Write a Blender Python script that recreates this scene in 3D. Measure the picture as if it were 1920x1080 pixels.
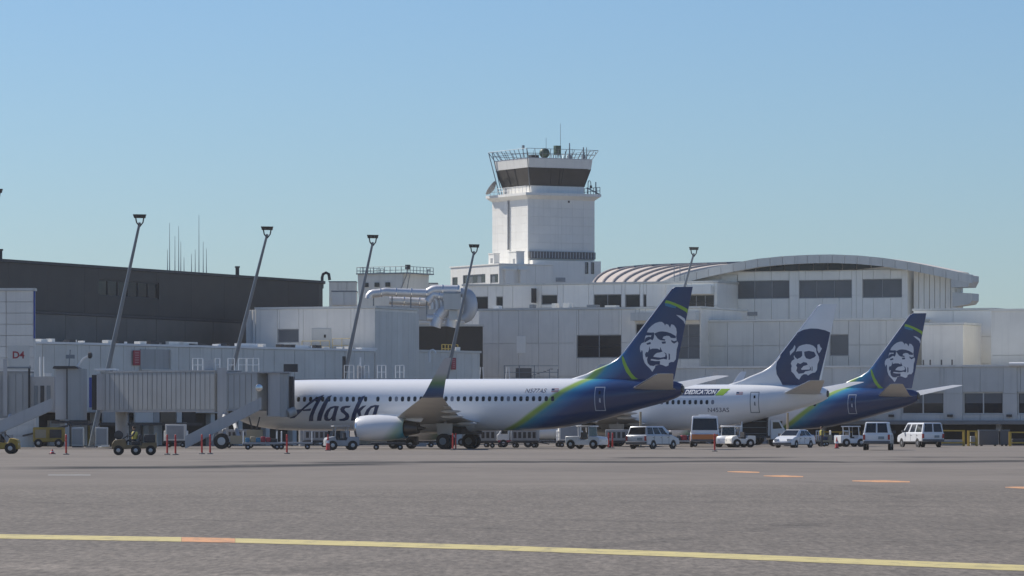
import bpy, math, random
from mathutils import Vector, Matrix
from mathutils.geometry import tessellate_polygon

random.seed(7)
for o in list(bpy.data.objects):
    bpy.data.objects.remove(o)
scene = bpy.context.scene
COL = scene.collection
R = math.radians

HAZE = 0.00008
# ------------------------------------------------------------------ camera
F = 8280.0        # focal length in pixels of the 1920 px wide photograph
H = 1.7           # eye height
Y0 = 801.0        # horizon row
cam_d = bpy.data.cameras.new('camera')
cam = bpy.data.objects.new('camera', cam_d)
COL.objects.link(cam)
cam.location = (0, 0, H)
cam.rotation_euler = (R(90), 0, 0)
cam_d.sensor_width = 36
cam_d.lens = 36 * F / 1920
cam_d.shift_y = (Y0 - 540) / 1920
cam_d.clip_start = 1
cam_d.clip_end = 30000
scene.camera = cam

# ------------------------------------------------------------------ sky, sun, exposure
SUN_EL = R(42)
SUN_DIR = Vector((-0.80, 0.60, 0)).normalized()      # horizontal direction towards the sun
world = bpy.data.worlds.new('World')
scene.world = world
world.use_nodes = True
wn = world.node_tree.nodes
wl = world.node_tree.links
bg = wn['Background']
sky = wn.new('ShaderNodeTexSky')
sky.sky_type = 'NISHITA'
sky.sun_disc = False
sky.sun_elevation = SUN_EL
sky.sun_rotation = math.atan2(SUN_DIR.x, SUN_DIR.y)
sky.altitude = 100
sky.air_density = 1.0
sky.dust_density = 0.4
sky.ozone_density = 2.0
tint = wn.new('ShaderNodeVectorMath'); tint.operation = 'MULTIPLY'     # clear dry-air blue, even over the whole sky
tint.inputs[1].default_value = (0.61, 0.79, 1.04)
wl.new(sky.outputs[0], tint.inputs[0])
wl.new(tint.outputs[0], bg.inputs[0])
bg.inputs[1].default_value = 0.075
sun_d = bpy.data.lights.new('sun', 'SUN')
sun = bpy.data.objects.new('sun', sun_d)
COL.objects.link(sun)
sun_d.energy = 3.8
sun_d.angle = R(0.5)
sun_d.color = (1.0, 0.94, 0.85)
sv = Vector((SUN_DIR.x * math.cos(SUN_EL), SUN_DIR.y * math.cos(SUN_EL), math.sin(SUN_EL)))
sun.rotation_euler = sv.to_track_quat('Z', 'Y').to_euler()
sun.location = (0, 0, 100)
scene.view_settings.view_transform = 'Standard'
scene.view_settings.look = 'None'
scene.view_settings.gamma = 1
scene.view_settings.use_curve_mapping = False
scene.view_settings.exposure = 0.36

# ------------------------------------------------------------------ helpers
def at(px, py, D):
    return Vector(((px - 960) * D / F, D, H - (py - Y0) * D / F))
def gnd(px, py):
    D = F * H / (py - Y0)
    return Vector(((px - 960) * D / F, D, 0))
def gD(px, D):
    return Vector(((px - 960) * D / F, D, 0))

class MB:
    def __init__(s):
        s.v = []; s.f = []
    def box(s, x0, x1, y0, y1, z0, z1):
        n = len(s.v)
        s.v += [(x0,y0,z0),(x1,y0,z0),(x1,y1,z0),(x0,y1,z0),(x0,y0,z1),(x1,y0,z1),(x1,y1,z1),(x0,y1,z1)]
        s.f += [(n,n+3,n+2,n+1),(n+4,n+5,n+6,n+7),(n,n+1,n+5,n+4),(n+1,n+2,n+6,n+5),(n+2,n+3,n+7,n+6),(n+3,n,n+4,n+7)]
        return s
    def hexa(s, lo, hi):                       # two quads of 4 points, bottom and top
        n = len(s.v); s.v += [tuple(p) for p in lo] + [tuple(p) for p in hi]
        s.f += [(n,n+3,n+2,n+1),(n+4,n+5,n+6,n+7),(n,n+1,n+5,n+4),(n+1,n+2,n+6,n+5),(n+2,n+3,n+7,n+6),(n+3,n,n+4,n+7)]
        return s
    def rings(s, rings, cap0=True, cap1=True):
        n = len(s.v); k = len(rings[0])
        for r in rings: s.v += [tuple(p) for p in r]
        for i in range(len(rings) - 1):
            for j in range(k):
                a = n + i*k + j; b = n + i*k + (j+1) % k
                s.f.append((a, b, b + k, a + k))
        if cap0: s.f.append(tuple(n + j for j in reversed(range(k))))
        if cap1: s.f.append(tuple(n + (len(rings)-1)*k + j for j in range(k)))
        return s
    def tube(s, pts, rad, n=8, caps=True):
        pts = [Vector(p) for p in pts]
        rs = rad if isinstance(rad, (list, tuple)) else [rad] * len(pts)
        rings = []; prev = None
        for i, p in enumerate(pts):
            t = (pts[min(i+1, len(pts)-1)] - pts[max(i-1, 0)]).normalized()
            if prev is None:
                up = Vector((0,0,1)) if abs(t.z) < 0.9 else Vector((1,0,0))
                u = t.cross(up).normalized()
            else:
                u = (prev - t * prev.dot(t)).normalized()
            prev = u; w = t.cross(u)
            rings.append([p + (u*math.cos(a) + w*math.sin(a)) * rs[i] for a in [2*math.pi*k/n for k in range(n)]])
        return s.rings(rings, caps, caps)
    def bar(s, a, b, w, h=None):               # square bar
        return s.tube([a, b], (w if h is None else max(w, h)) * 0.707, 4)
    def lathe(s, prof, n=24, axis='x', c=(0,0,0), flat=1.0):
        rings = []
        for (x, r) in prof:
            ring = []
            for k in range(n):
                a = 2*math.pi*k/n
                p, q = r*math.cos(a), r*math.sin(a)
                if q < 0: q *= flat
                if axis == 'x': ring.append((c[0]+x, c[1]+p, c[2]+q))
                elif axis == 'y': ring.append((c[0]+p, c[1]+x, c[2]+q))
                else: ring.append((c[0]+p, c[1]+q, c[2]+x))
            rings.append(ring)
        return s.rings(rings)
    def prism(s, poly, y0, y1, ins0=None):     # polygon of (x, z), extruded along y
        k = len(poly); n = len(s.v)
        s.v += [(x, y0, z) for x, z in poly] + [(x, y1, z) for x, z in poly]
        s.f.append(tuple(range(n, n+k))); s.f.append(tuple(range(n+2*k-1, n+k-1, -1)))
        for i in range(k):
            j = (i+1) % k
            s.f.append((n+i, n+k+i, n+k+j, n+j))
        return s
    def mesh(s, name, smooth=False):
        me = bpy.data.meshes.new(name)
        me.from_pydata(s.v, [], s.f)
        me.update()
        import bmesh
        b = bmesh.new(); b.from_mesh(me)
        bmesh.ops.recalc_face_normals(b, faces=b.faces)
        b.to_mesh(me); b.free()
        if smooth:
            for p in me.polygons: p.use_smooth = True
            me.set_sharp_from_angle(angle=R(38))
        return me
    def build(s, name, mat, parent=None, smooth=False):
        return obj(name, s.mesh(name, smooth), mat, parent)

def obj(name, me, mat, parent=None, loc=None):
    if mat is not None and not me.materials: me.materials.append(mat)
    o = bpy.data.objects.new(name, me)
    COL.objects.link(o)
    if parent: o.parent = parent
    if loc: o.location = loc
    return o
def tag(o, label=None, cat=None, group=None, kind=None):
    if label: o['label'] = label
    if cat: o['category'] = cat
    if group: o['group'] = group
    if kind: o['kind'] = kind
    return o
def thing(name, label, cat, loc=(0,0,0), rz=0, group=None):
    o = bpy.data.objects.new(name, None)
    o.empty_display_size = 0.5
    COL.objects.link(o)
    o.location = loc; o.rotation_euler = (0, 0, rz)
    return tag(o, label, cat, group)
def copy_tree(o, parent=None):
    c = o.copy(); COL.objects.link(c)
    if parent: c.parent = parent
    for ch in list(o.children): copy_tree(ch, c)
    return c

# ------------------------------------------------------------------ materials
def mat(name, col, rough=0.55, metal=0.0, var=0.06, scale=0.6, dirt=0.0, rnd=0.0, coat=0.0):
    m = bpy.data.materials.new(name); m.use_nodes = True
    nt = m.node_tree; N = nt.nodes; L = nt.links
    p = N['Principled BSDF']
    p.inputs['Roughness'].default_value = rough
    p.inputs['Metallic'].default_value = metal
    p.inputs['Coat Weight'].default_value = coat
    geo = N.new('ShaderNodeNewGeometry')
    no = N.new('ShaderNodeTexNoise'); no.inputs['Scale'].default_value = scale; no.inputs['Detail'].default_value = 5
    L.new(geo.outputs['Position'], no.inputs['Vector'])
    mr = N.new('ShaderNodeMapRange')
    mr.inputs['From Min'].default_value = 0.3; mr.inputs['From Max'].default_value = 0.7
    mr.inputs['To Min'].default_value = 1 - var; mr.inputs['To Max'].default_value = 1 + var
    L.new(no.outputs[0], mr.inputs[0])
    fac = mr.outputs[0]
    if rnd:
        oi = N.new('ShaderNodeObjectInfo')
        m2 = N.new('ShaderNodeMapRange')
        m2.inputs['To Min'].default_value = 1 - rnd; m2.inputs['To Max'].default_value = 1 + rnd
        L.new(oi.outputs['Random'], m2.inputs[0])
        mu = N.new('ShaderNodeMath'); mu.operation = 'MULTIPLY'
        L.new(fac, mu.inputs[0]); L.new(m2.outputs[0], mu.inputs[1]); fac = mu.outputs[0]
    if dirt:                                   # vertical rain streaks
        mp = N.new('ShaderNodeMapping'); mp.inputs['Scale'].default_value = (3.0, 3.0, 0.12)
        L.new(geo.outputs['Position'], mp.inputs[0])
        n2 = N.new('ShaderNodeTexNoise'); n2.inputs['Scale'].default_value = 1.0; n2.inputs['Detail'].default_value = 4
        L.new(mp.outputs[0], n2.inputs['Vector'])
        m3 = N.new('ShaderNodeMapRange')
        m3.inputs['From Min'].default_value = 0.52; m3.inputs['From Max'].default_value = 0.8
        m3.inputs['To Min'].default_value = 1.0; m3.inputs['To Max'].default_value = 1 - dirt
        L.new(n2.outputs[0], m3.inputs[0])
        mu = N.new('ShaderNodeMath'); mu.operation = 'MULTIPLY'
        L.new(fac, mu.inputs[0]); L.new(m3.outputs[0], mu.inputs[1]); fac = mu.outputs[0]
    vm = N.new('ShaderNodeVectorMath'); vm.operation = 'SCALE'
    vm.inputs[0].default_value = col[:3]
    L.new(fac, vm.inputs['Scale'])
    L.new(vm.outputs[0], p.inputs['Base Color'])
    return m

W = {}
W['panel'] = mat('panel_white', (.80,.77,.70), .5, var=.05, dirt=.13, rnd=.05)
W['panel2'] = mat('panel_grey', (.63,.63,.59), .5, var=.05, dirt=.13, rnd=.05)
W['panel3'] = mat('panel_warm', (.92,.90,.83), .5, var=.04, dirt=.08, rnd=.03)
W['tower'] = mat('tower_white', (.87,.845,.78), .6, var=.03, dirt=.10, rnd=.02)
W['body'] = mat('wall_core', (.30,.31,.33), .8)
W['char'] = mat('charcoal_cladding', (.046,.042,.037), .6, var=.12, rnd=.08)
W['taupe'] = mat('taupe_cladding', (.125,.112,.095), .55, var=.1, rnd=.08)
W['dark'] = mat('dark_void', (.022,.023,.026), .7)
W['glass'] = mat('window_glass', (.020,.024,.030), .12, var=.2, scale=.3, rnd=.3)
W['glassg'] = mat('blind_glass', (.14,.15,.16), .3, var=.1, rnd=.12)
W['tglass'] = mat('cab_glass', (.075,.072,.066), .12, var=.15)
W['roof'] = mat('roof_membrane', (.62,.60,.57), .7)
W['roofmetal'] = mat('roof_sheet', (.74,.64,.53), .5, var=.04)
W['rib'] = mat('roof_rib', (.46,.40,.34), .5)
W['steel'] = mat('duct_steel', (.80,.78,.76), .45, .5, var=.08)
W['cowl'] = mat('duct_cowl', (.50,.52,.55), .45, .3, var=.08)
W['galv'] = mat('galvanised_pole', (.21,.235,.26), .45, .4, var=.1)
W['rail'] = mat('white_rail', (.80,.80,.78), .5)
W['yrail'] = mat('yellow_rail', (.55,.40,.10), .5)
W['lamp'] = mat('lamp_housing', (.035,.038,.042), .5)
W['blue'] = mat('blue_trim', (.02,.06,.32), .4)
W['red'] = mat('red_plastic', (.60,.045,.035), .45)
W['redsign'] = mat('red_sign', (.36,.03,.05), .5)
W['white'] = mat('white_paint', (.80,.80,.80), .3, coat=.3, var=.02)
W['carwhite'] = mat('vehicle_white', (.78,.79,.80), .3, coat=.4, var=.03)
W['silver'] = mat('vehicle_silver', (.62,.64,.67), .3, .2, coat=.4, var=.03)
W['tyre'] = mat('tyre_rubber', (.018,.018,.019), .85)
W['rim'] = mat('wheel_rim', (.42,.43,.45), .35, .7)
W['cglass'] = mat('vehicle_glass', (.012,.014,.017), .06, var=.1)
W['tail'] = mat('tail_light', (.40,.02,.02), .25)
W['head'] = mat('head_light', (.75,.75,.72), .12)
W['bumper'] = mat('bumper_plastic', (.12,.12,.125), .6)
W['orange'] = mat('orange_paint', (.62,.20,.05), .45)
W['yellow'] = mat('equipment_yellow', (.46,.31,.045), .5, var=.12, scale=2)
W['iron'] = mat('dark_iron', (.055,.055,.058), .55, .3, var=.2, scale=2)
W['grey'] = mat('equipment_grey', (.34,.35,.36), .5, var=.1, scale=2)
W['tan'] = mat('tan_canvas', (.40,.33,.22), .7)
W['plate'] = mat('licence_plate', (.25,.30,.33), .5)
W['navy'] = mat('navy_decal', (.010,.032,.105), .35, coat=.3, var=.03)
W['ink'] = mat('registration_ink', (.06,.07,.12), .4)
W['decalw'] = mat('decal_white', (.66,.68,.72), .35, coat=.3, var=.03)
W['lime'] = mat('decal_lime', (.30,.50,.035), .35, coat=.3)
W['tealc'] = mat('decal_teal', (.03,.20,.34), .35, coat=.3)
W['wing'] = mat('wing_grey', (.52,.52,.51), .4, .1, var=.06)
W['bare'] = mat('bare_metal', (.72,.72,.72), .25, 1.0)
W['exh'] = mat('exhaust_metal', (.10,.095,.09), .4, .8)
W['tunnel'] = mat('bridge_panel', (.39,.40,.395), .5, var=.06, dirt=.20, rnd=.05)
W['tunnel2'] = mat('bridge_end', (.48,.48,.475), .5, var=.05, dirt=.12)
W['bellow'] = mat('bellows_rubber', (.035,.037,.042), .8)
W['skin'] = mat('skin', (.42,.25,.17), .6)
W['vest'] = mat('hi_vis_vest', (.62,.52,.12), .7)
W['trouser'] = mat('trousers', (.05,.055,.07), .8)
W['hair'] = mat('hair', (.03,.02,.015), .8)
W['brown'] = mat('dusty_brown', (.20,.145,.07), .6, var=.2, scale=2)
W['ochre'] = mat('faded_ochre', (.42,.28,.05), .6, var=.2, scale=2)
W['green'] = mat('radome_green', (.06,.10,.07), .5)

# ------------------------------------------------------------------ ground
def ground_material():
    m = bpy.data.materials.new('apron_surface'); m.use_nodes = True
    nt = m.node_tree; N = nt.nodes; L = nt.links; p = N['Principled BSDF']
    geo = N.new('ShaderNodeNewGeometry')
    sep = N.new('ShaderNodeSeparateXYZ'); L.new(geo.outputs['Position'], sep.inputs[0])
    def math_(op, a, b=None):
        n = N.new('ShaderNodeMath'); n.operation = op
        for i, q in enumerate((a, b)):
            if q is None: continue
            if isinstance(q, (int, float)): n.inputs[i].default_value = q
            else: L.new(q, n.inputs[i])
        return n.outputs[0]
    def noise(scale, detail, sc=(1,1,1), rot=0, rough=.5):
        mp = N.new('ShaderNodeMapping'); mp.inputs['Scale'].default_value = sc
        mp.inputs['Rotation'].default_value = (0, 0, rot)
        L.new(geo.outputs['Position'], mp.inputs[0])
        n = N.new('ShaderNodeTexNoise'); n.inputs['Scale'].default_value = scale
        n.inputs['Detail'].default_value = detail; n.inputs['Roughness'].default_value = rough
        L.new(mp.outputs[0], n.inputs['Vector']); return n.outputs[0]
    def rng(v, a, b, c, d):
        n = N.new('ShaderNodeMapRange'); L.new(v, n.inputs[0])
        for i, q in enumerate((a, b, c, d)): n.inputs[i+1].default_value = q
        return n.outputs[0]
    # asphalt in front, concrete further out
    edge = math_('ADD', sep.outputs[1], math_('MULTIPLY', noise(.05, 3, (1, .3, 1)), 30))
    far = rng(edge, 128, 158, 0, 1)
    speck = rng(noise(9, 4, (1, .16, 1), 0, .75), .34, .66, .62, 1.40)
    speck2 = rng(noise(2.2, 3, (1, .12, 1)), .3, .7, .88, 1.12)
    streak = rng(noise(.10, 4, (.35, 1, 1), R(-8)), .3, .7, .90, 1.10)
    blot = rng(noise(.03, 3), .3, .7, .93, 1.07)
    nearv = math_('MULTIPLY', math_('MULTIPLY', speck, speck2), math_('MULTIPLY', streak, blot))
    cx_ = N.new('ShaderNodeCombineXYZ')
    rx = math_('ADD', math_('MULTIPLY', sep.outputs[0], .94/7.6), math_('MULTIPLY', sep.outputs[1], -.34/7.6)); ry = math_('ADD', math_('MULTIPLY', sep.outputs[0], .34/7.6), math_('MULTIPLY', sep.outputs[1], .94/7.6))
    L.new(math_('FLOOR', rx), cx_.inputs[0]); L.new(math_('FLOOR', ry), cx_.inputs[1])
    wnz = N.new('ShaderNodeTexWhiteNoise'); wnz.noise_dimensions = '2D'; L.new(cx_.outputs[0], wnz.inputs['Vector'])
    slab_ = rng(wnz.outputs['Value'], 0, 1, .95, 1.05)
    joint = math_('MULTIPLY', rng(math_('ABSOLUTE', math_('SUBTRACT', math_('FRACT', rx), .5)), .488, .495, 1, .8), rng(math_('ABSOLUTE', math_('SUBTRACT', math_('FRACT', ry), .5)), .48, .495, 1, .86))
    streak = math_('MULTIPLY', streak, 1.0)
    farx = math_('MULTIPLY', slab_, joint)
    farv = math_('MULTIPLY', math_('MULTIPLY', math_('MULTIPLY', streak, farx), blot), rng(noise(1.2, 3, (1, .1, 1)), .3, .7, .96, 1.04))
    mixc = N.new('ShaderNodeMix'); mixc.data_type = 'RGBA'
    L.new(far, mixc.inputs['Factor'])
    mixc.inputs['A'].default_value = (.166, .144, .120, 1)
    mixc.inputs['B'].default_value = (.194, .168, .142, 1)
    mv = N.new('ShaderNodeMix'); mv.data_type = 'FLOAT'
    L.new(far, mv.inputs['Factor']); L.new(nearv, mv.inputs['A']); L.new(farv, mv.inputs['B'])
    val = mv.outputs['Result']
    # long dark drain stains crossing the apron: each a line y = y0 + k x with broken edges
    for (y0, k, w, thr, dark, sd, xa_, xb_) in ((217, .10, 8.5, .37, .22, 3, -16, 60), (245, .12, 9.0, .43, .28, 11, 2, 90), (206, 1.05, 9.0, .34, .12, 23, -22, -3), (172, .3, 5.0, .52, .72, 31, -40, 60), (232, .1, 4.0, .5, .6, 47, -30, 60)):
        wob = rng(noise(.11, 4, (1, .15, 1), sd), .25, .75, -7, 7)
        d = math_('ABSOLUTE', math_('SUBTRACT', math_('SUBTRACT', math_('ADD', sep.outputs[1], wob), y0), math_('MULTIPLY', sep.outputs[0], k)))
        mpn = N.new('ShaderNodeMapping'); mpn.inputs['Location'].default_value = (sd, sd*2, 0); mpn.inputs['Scale'].default_value = (.16, .03, 1)
        L.new(geo.outputs['Position'], mpn.inputs[0])
        nn = N.new('ShaderNodeTexNoise'); nn.inputs['Scale'].default_value = 1; nn.inputs['Detail'].default_value = 6
        L.new(mpn.outputs[0], nn.inputs['Vector'])
        band = math_('MULTIPLY', rng(d, w*.3, w, 1, 0), rng(nn.outputs[0], thr, thr+.14, 0, 1))
        ends = math_('MULTIPLY', rng(sep.outputs[0], xa_, xa_+4, 0, 1), rng(sep.outputs[0], xb_-4, xb_, 1, 0))
        val = math_('MULTIPLY', val, rng(math_('MULTIPLY', band, ends), 0, 1, 1, dark))
    lite = math_('ABSOLUTE', math_('SUBTRACT', sep.outputs[1], math_('ADD', 137, math_('MULTIPLY', sep.outputs[0], -.2))))
    val = math_('MULTIPLY', val, rng(lite, 2, 9, 1.10, 1))
    for (ax_, ay_, rr_, wd_) in ((-60, 40, 88, .35), (-60, 40, 93.6, .35), (90, 150, 118, .4), (90, 150, 112.5, .4), (-180, 120, 190, .5), (30, -160, 262, .4)):
        dx_ = math_('SUBTRACT', sep.outputs[0], ax_); dy_ = math_('SUBTRACT', sep.outputs[1], ay_)
        dd_ = math_('ABSOLUTE', math_('SUBTRACT', math_('SQRT', math_('ADD', math_('MULTIPLY', dx_, dx_), math_('MULTIPLY', dy_, dy_))), rr_))
        val = math_('MULTIPLY', val, rng(math_('MULTIPLY', rng(dd_, wd_*.4, wd_, 1, 0), rng(noise(.25, 3), .42, .6, 0, 1)), 0, 1, 1, .80))
    # worn pale paint ghosts in the foreground
    d = math_('ABSOLUTE', math_('SUBTRACT', math_('ADD', sep.outputs[1], math_('MULTIPLY', sep.outputs[0], 1.05)), 47.5))
    ghost = math_('MULTIPLY', rng(d, .5, 1.6, 1, 0), rng(noise(1.5, 4, (1, .3, 1)), .4, .6, .2, 1))
    val = math_('MULTIPLY', val, rng(ghost, 0, 1, 1, 1.32))
    vm = N.new('ShaderNodeVectorMath'); vm.operation = 'SCALE'
    L.new(mixc.outputs['Result'], vm.inputs[0]); L.new(val, vm.inputs['Scale'])
    L.new(vm.outputs[0], p.inputs['Base Color'])
    p.inputs['Roughness'].default_value = .85
    p.inputs['Specular IOR Level'].default_value = .25
    return m
b = MB(); S = 5000
b.v = [(-S,-300,0),(S,-300,0),(S,S,0),(-S,S,0)]; b.f = [(0,1,2,3)]
tag(b.build('apron_ground', ground_material()), kind='structure')

def worn(name, col, thr=.40):
    """line paint scuffed through to the pavement"""
    m = mat(name, col, .8, var=.12, scale=1.5); N = m.node_tree.nodes; L = m.node_tree.links
    geo = N.new('ShaderNodeNewGeometry'); mp = N.new('ShaderNodeMapping'); mp.inputs['Scale'].default_value = (1, .22, 1)
    L.new(geo.outputs['Position'], mp.inputs[0])
    n = N.new('ShaderNodeTexNoise'); n.inputs['Scale'].default_value = 3.2; n.inputs['Detail'].default_value = 7; n.inputs['Roughness'].default_value = .7
    L.new(mp.outputs[0], n.inputs['Vector'])
    mr = N.new('ShaderNodeMapRange'); mr.inputs[1].default_value = thr; mr.inputs[2].default_value = thr+.16; mr.inputs[3].default_value = .5; mr.inputs[4].default_value = 0
    L.new(n.outputs[0], mr.inputs[0])
    mx = N.new('ShaderNodeMix'); mx.data_type = 'RGBA'; L.new(mr.outputs[0], mx.inputs['Factor'])
    p = N['Principled BSDF']; L.new(p.inputs['Base Color'].links[0].from_socket, mx.inputs['A']); mx.inputs['B'].default_value = (.16,.14,.12,1)
    L.new(mx.outputs['Result'], p.inputs['Base Color'])
    return m
def sheet(name, pts, m, z=.004):
    b = MB(); b.v = [(x, y, z) for x, y in pts]; b.f = [tuple(range(len(pts)))]
    return b.build(name, m)
# yellow line in the foreground: traced on the ground plane
def strip(name, upper, lower, m, z=.004):
    b = MB(); n = len(upper)
    for (u, l) in zip(upper, lower):
        g = gnd(*u); h_ = gnd(*l)
        b.v += [(g.x, g.y, z), (h_.x, h_.y, z)]
    for i in range(n-1): b.f.append((2*i, 2*i+1, 2*i+3, 2*i+2))
    return b.build(name, m)
M_yel = worn('yellow_line_paint', (.56,.47,.20), .33); M_or = worn('orange_line_paint', (.66,.33,.15), .38); M_wo = worn('white_line_paint', (.25,.24,.22))
tag(strip('yellow_taxi_line', [(-200,996),(0,1002),(340,1007.5)], [(-200,1004),(0,1010),(340,1016)], M_yel), kind='structure')
tag(strip('yellow_taxi_line', [(441,1009.5),(700,1016),(960,1024),(1300,1036),(1600,1048),(1920,1060),(2150,1068)], [(441,1018),(700,1025),(960,1033),(1300,1045.5),(1600,1058),(1920,1071),(2150,1080)], M_yel), kind='structure')
tag(strip('orange_taxi_line', [(340.5,1007.5),(440.5,1009.5)], [(340.5,1016),(440.5,1018)], M_or), kind='structure')
for (x0, x1, y, hh) in ((1364,1424,885,3),(1432,1506,893,3.4),(1598,1706,902.5,4),(1885,1960,914.5,4)):
    tag(strip('orange_marking', [(x0, y-hh/3),((x0+x1)/2, y-hh/2),(x1, y)], [(x0, y),((x0+x1)/2, y+hh/2),(x1, y+hh/2)], M_or), kind='structure')
tag(strip('pale_marking', [(90,889.5),(170,889.5)], [(90,892),(170,892)], M_wo), kind='structure')

# ------------------------------------------------------------------ buildings
class Wall:
    """a vertical plane through two ground points given as (pixel column, distance)"""
    def __init__(s, px0, D0, px1, D1):
        s.A = gD(px0, D0); s.B = gD(px1, D1)
        d = s.B - s.A; s.L = d.length; s.d = d.normalized(); s.ang = math.atan2(d.y, d.x)
    def s_(s, px):
        k = (px - 960) / F      # X = k Y
        return (k * s.A.y - s.A.x) / (s.d.x - k * s.d.y)
    def D(s, px):
        return s.A.y + s.d.y * s.s_(px)
    def z(s, px, py):
        return H + (Y0 - py) * s.D(px) / F
    def rect(s, x0, x1, yt, yb):
        xm = (x0 + x1) / 2
        return (s.s_(x0), s.s_(x1), s.z(xm, yb), s.z(xm, yt))
AX = Vector((.915, -.403)); UX = Vector((.403, .915))
def along(px0, D0, px1, d):
    """Wall starting at (px0, D0), running in direction d until pixel column px1"""
    A = gD(px0, D0); k = (px1 - 960) / F
    t = (k * A.y - A.x) / (d.x - k * d.y)
    B = A + Vector((d.x, d.y, 0)) * t
    return Wall(px0, D0, px1, B.y)

BOXC = {}
def panel_obj(name, w, d, h, m, parent, loc):
    key = (round(w, 2), round(d, 3), round(h, 2), m.name)
    if key not in BOXC:
        b = MB().box(0, key[0], 0, key[1], 0, key[2]); me = b.mesh(name); me.materials.append(m); BOXC[key] = me
    return obj(name, BOXC[key], None, parent, loc)

def tile(parent, L0, L1, z0, z1, pw, ph, holes, m, th=.3, gap=.035, y=0, jit=.012, name='wall_panel'):
    nx = max(1, round((L1-L0)/pw)); nz = max(1, round((z1-z0)/ph))
    for i in range(nx):
        for j in range(nz):
            rects = [(L0+(L1-L0)*i/nx, L0+(L1-L0)*(i+1)/nx, z0+(z1-z0)*j/nz, z0+(z1-z0)*(j+1)/nz)]
            for (hx0, hx1, hz0, hz1) in holes:
                nr = []
                for (a, b_, c, d) in rects:
                    if hx1 <= a or hx0 >= b_ or hz1 <= c or hz0 >= d: nr.append((a, b_, c, d)); continue
                    if hx0 > a: nr.append((a, hx0, c, d))
                    if hx1 < b_: nr.append((hx1, b_, c, d))
                    if hz0 > c: nr.append((max(a, hx0), min(b_, hx1), c, hz0))
                    if hz1 < d: nr.append((max(a, hx0), min(b_, hx1), hz1, d))
                rects = nr
            for (a, b_, c, d) in rects:
                if b_-a < .1 or d-c < .1: continue
                panel_obj(name, b_-a-gap, th-.004, d-c-gap, m, parent, (a+gap/2, y+random.uniform(0, jit), c+gap/2))

def window(parent, r, nx, ny, gm, y=.16, fm=None, bar=.07, name='window'):
    a, b_, c, d = r; a += .006; b_ -= .006; c += .006; d -= .006
    fm = fm or W['grey']
    f = MB()
    f.box(a, a+bar, y-.08, y+.06, c, d); f.box(b_-bar, b_, y-.08, y+.06, c, d)
    f.box(a+bar, b_-bar, y-.08, y+.06, c, c+bar); f.box(a+bar, b_-bar, y-.08, y+.06, d-bar, d)
    for i in range(1, nx):
        x = a + (b_-a)*i/nx; f.box(x-bar/2, x+bar/2, y-.075, y+.06, c+bar, d-bar)
    w = f.build(name, fm, parent)
    for i in range(nx):
        for j in range(ny):
            x0 = a+bar+(b_-a-2*bar)*i/nx; x1 = a+bar+(b_-a-2*bar)*(i+1)/nx
            q0 = c+bar+(d-c-2*bar)*j/ny; q1 = c+bar+(d-c-2*bar)*(j+1)/ny
            g = .02
            panel_obj('pane', x1-x0-g, .03, q1-q0-g, gm, w, (x0+g/2, y, q0+g/2))
    return w

def building(name, label, cat, wall, z0, z1, depth, pm, pw=1.7, ph=3.0, wins=(), group=None, cope=True, th=.3, bm=None):
    root = thing(name, label, cat, (wall.A.x, wall.A.y, 0), wall.ang, group)
    MB().box(0, wall.L, th, depth, z0, z1-.02).build('wall', bm or pm, root)
    holes = []
    for w in wins:
        r = wall.rect(*w[:4]); holes.append(r)
        window(root, r, w[4], w[5], w[6])
    tile(root, 0, wall.L, z0, z1, pw, ph, holes, pm, th)
    if cope:
        MB().box(-.12, wall.L+.12, -.10, depth+.1, z1+.002, z1+.22).build('coping', W['panel2'], root)
    return root

def fence(name, parent, pts, h, m, step=1.0, r=.03, lean=(0,0), rails=(.5, 1.0)):
    b = MB()
    for i in range(len(pts)-1):
        p = Vector(pts[i]); q = Vector(pts[i+1]); n = max(1, round((q-p).length/step))
        off = Vector((lean[0], lean[1], 1)) * h
        for k in range(n + (1 if i == len(pts)-2 else 0)):
            c = p + (q-p)*k/n; b.tube([c, c+off], r, 5)
        for f in rails: b.tube([p+off*f, q+off*f], r*.8, 5)
    return b.build(name, m, parent)

# --- long dark concourse on the left ------------------------------------------------
wd = along(-60, 397, 598, UX)
root = thing('dark_concourse', 'long charcoal upper concourse with taupe lower band and rounded far end', 'building', (wd.A.x, wd.A.y, 0), wd.ang)
zt = wd.z(300, 508); zm = wd.z(60, 585)
def outline(off, dep):
    pts = [(0, off), (wd.L, off)]
    for k in range(1, 9):
        a = R(90) * k / 8
        pts.append((wd.L + 5.5*math.sin(a), off + 5.5 - 5.5*math.cos(a)))
    pts += [(wd.L + 5.5, dep), (0, dep)]
    return pts
def slab(pts, z0, z1):
    b = MB(); b.rings([[(x, y, z0) for x, y in pts], [(x, y, z1) for x, y in pts]]); return b
slab(outline(.35, 30), 7, zt-.15).build('wall', W['char'], root)
slab(outline(-.15, 30.2), zt-.14, zt+.12).build('coping', W['iron'], root)
hw = wd.rect(185, 298, 527, 558)
tile(root, 0, wd.L, zm+.15, zt-.16, 7.0, 4.2, [hw], W['char'], .34, .02)
tile(root, 0, wd.L, 8.9, zm-.12, 6.0, 4, [], W['taupe'], .30, .05, y=.04)
MB().box(0, wd.L, -.05, .3, zm-.1, zm+.13).build('ledge', W['iron'], root)
window(root, hw, 6, 1, W['glass'], .2, W['iron'], .12)
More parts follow.
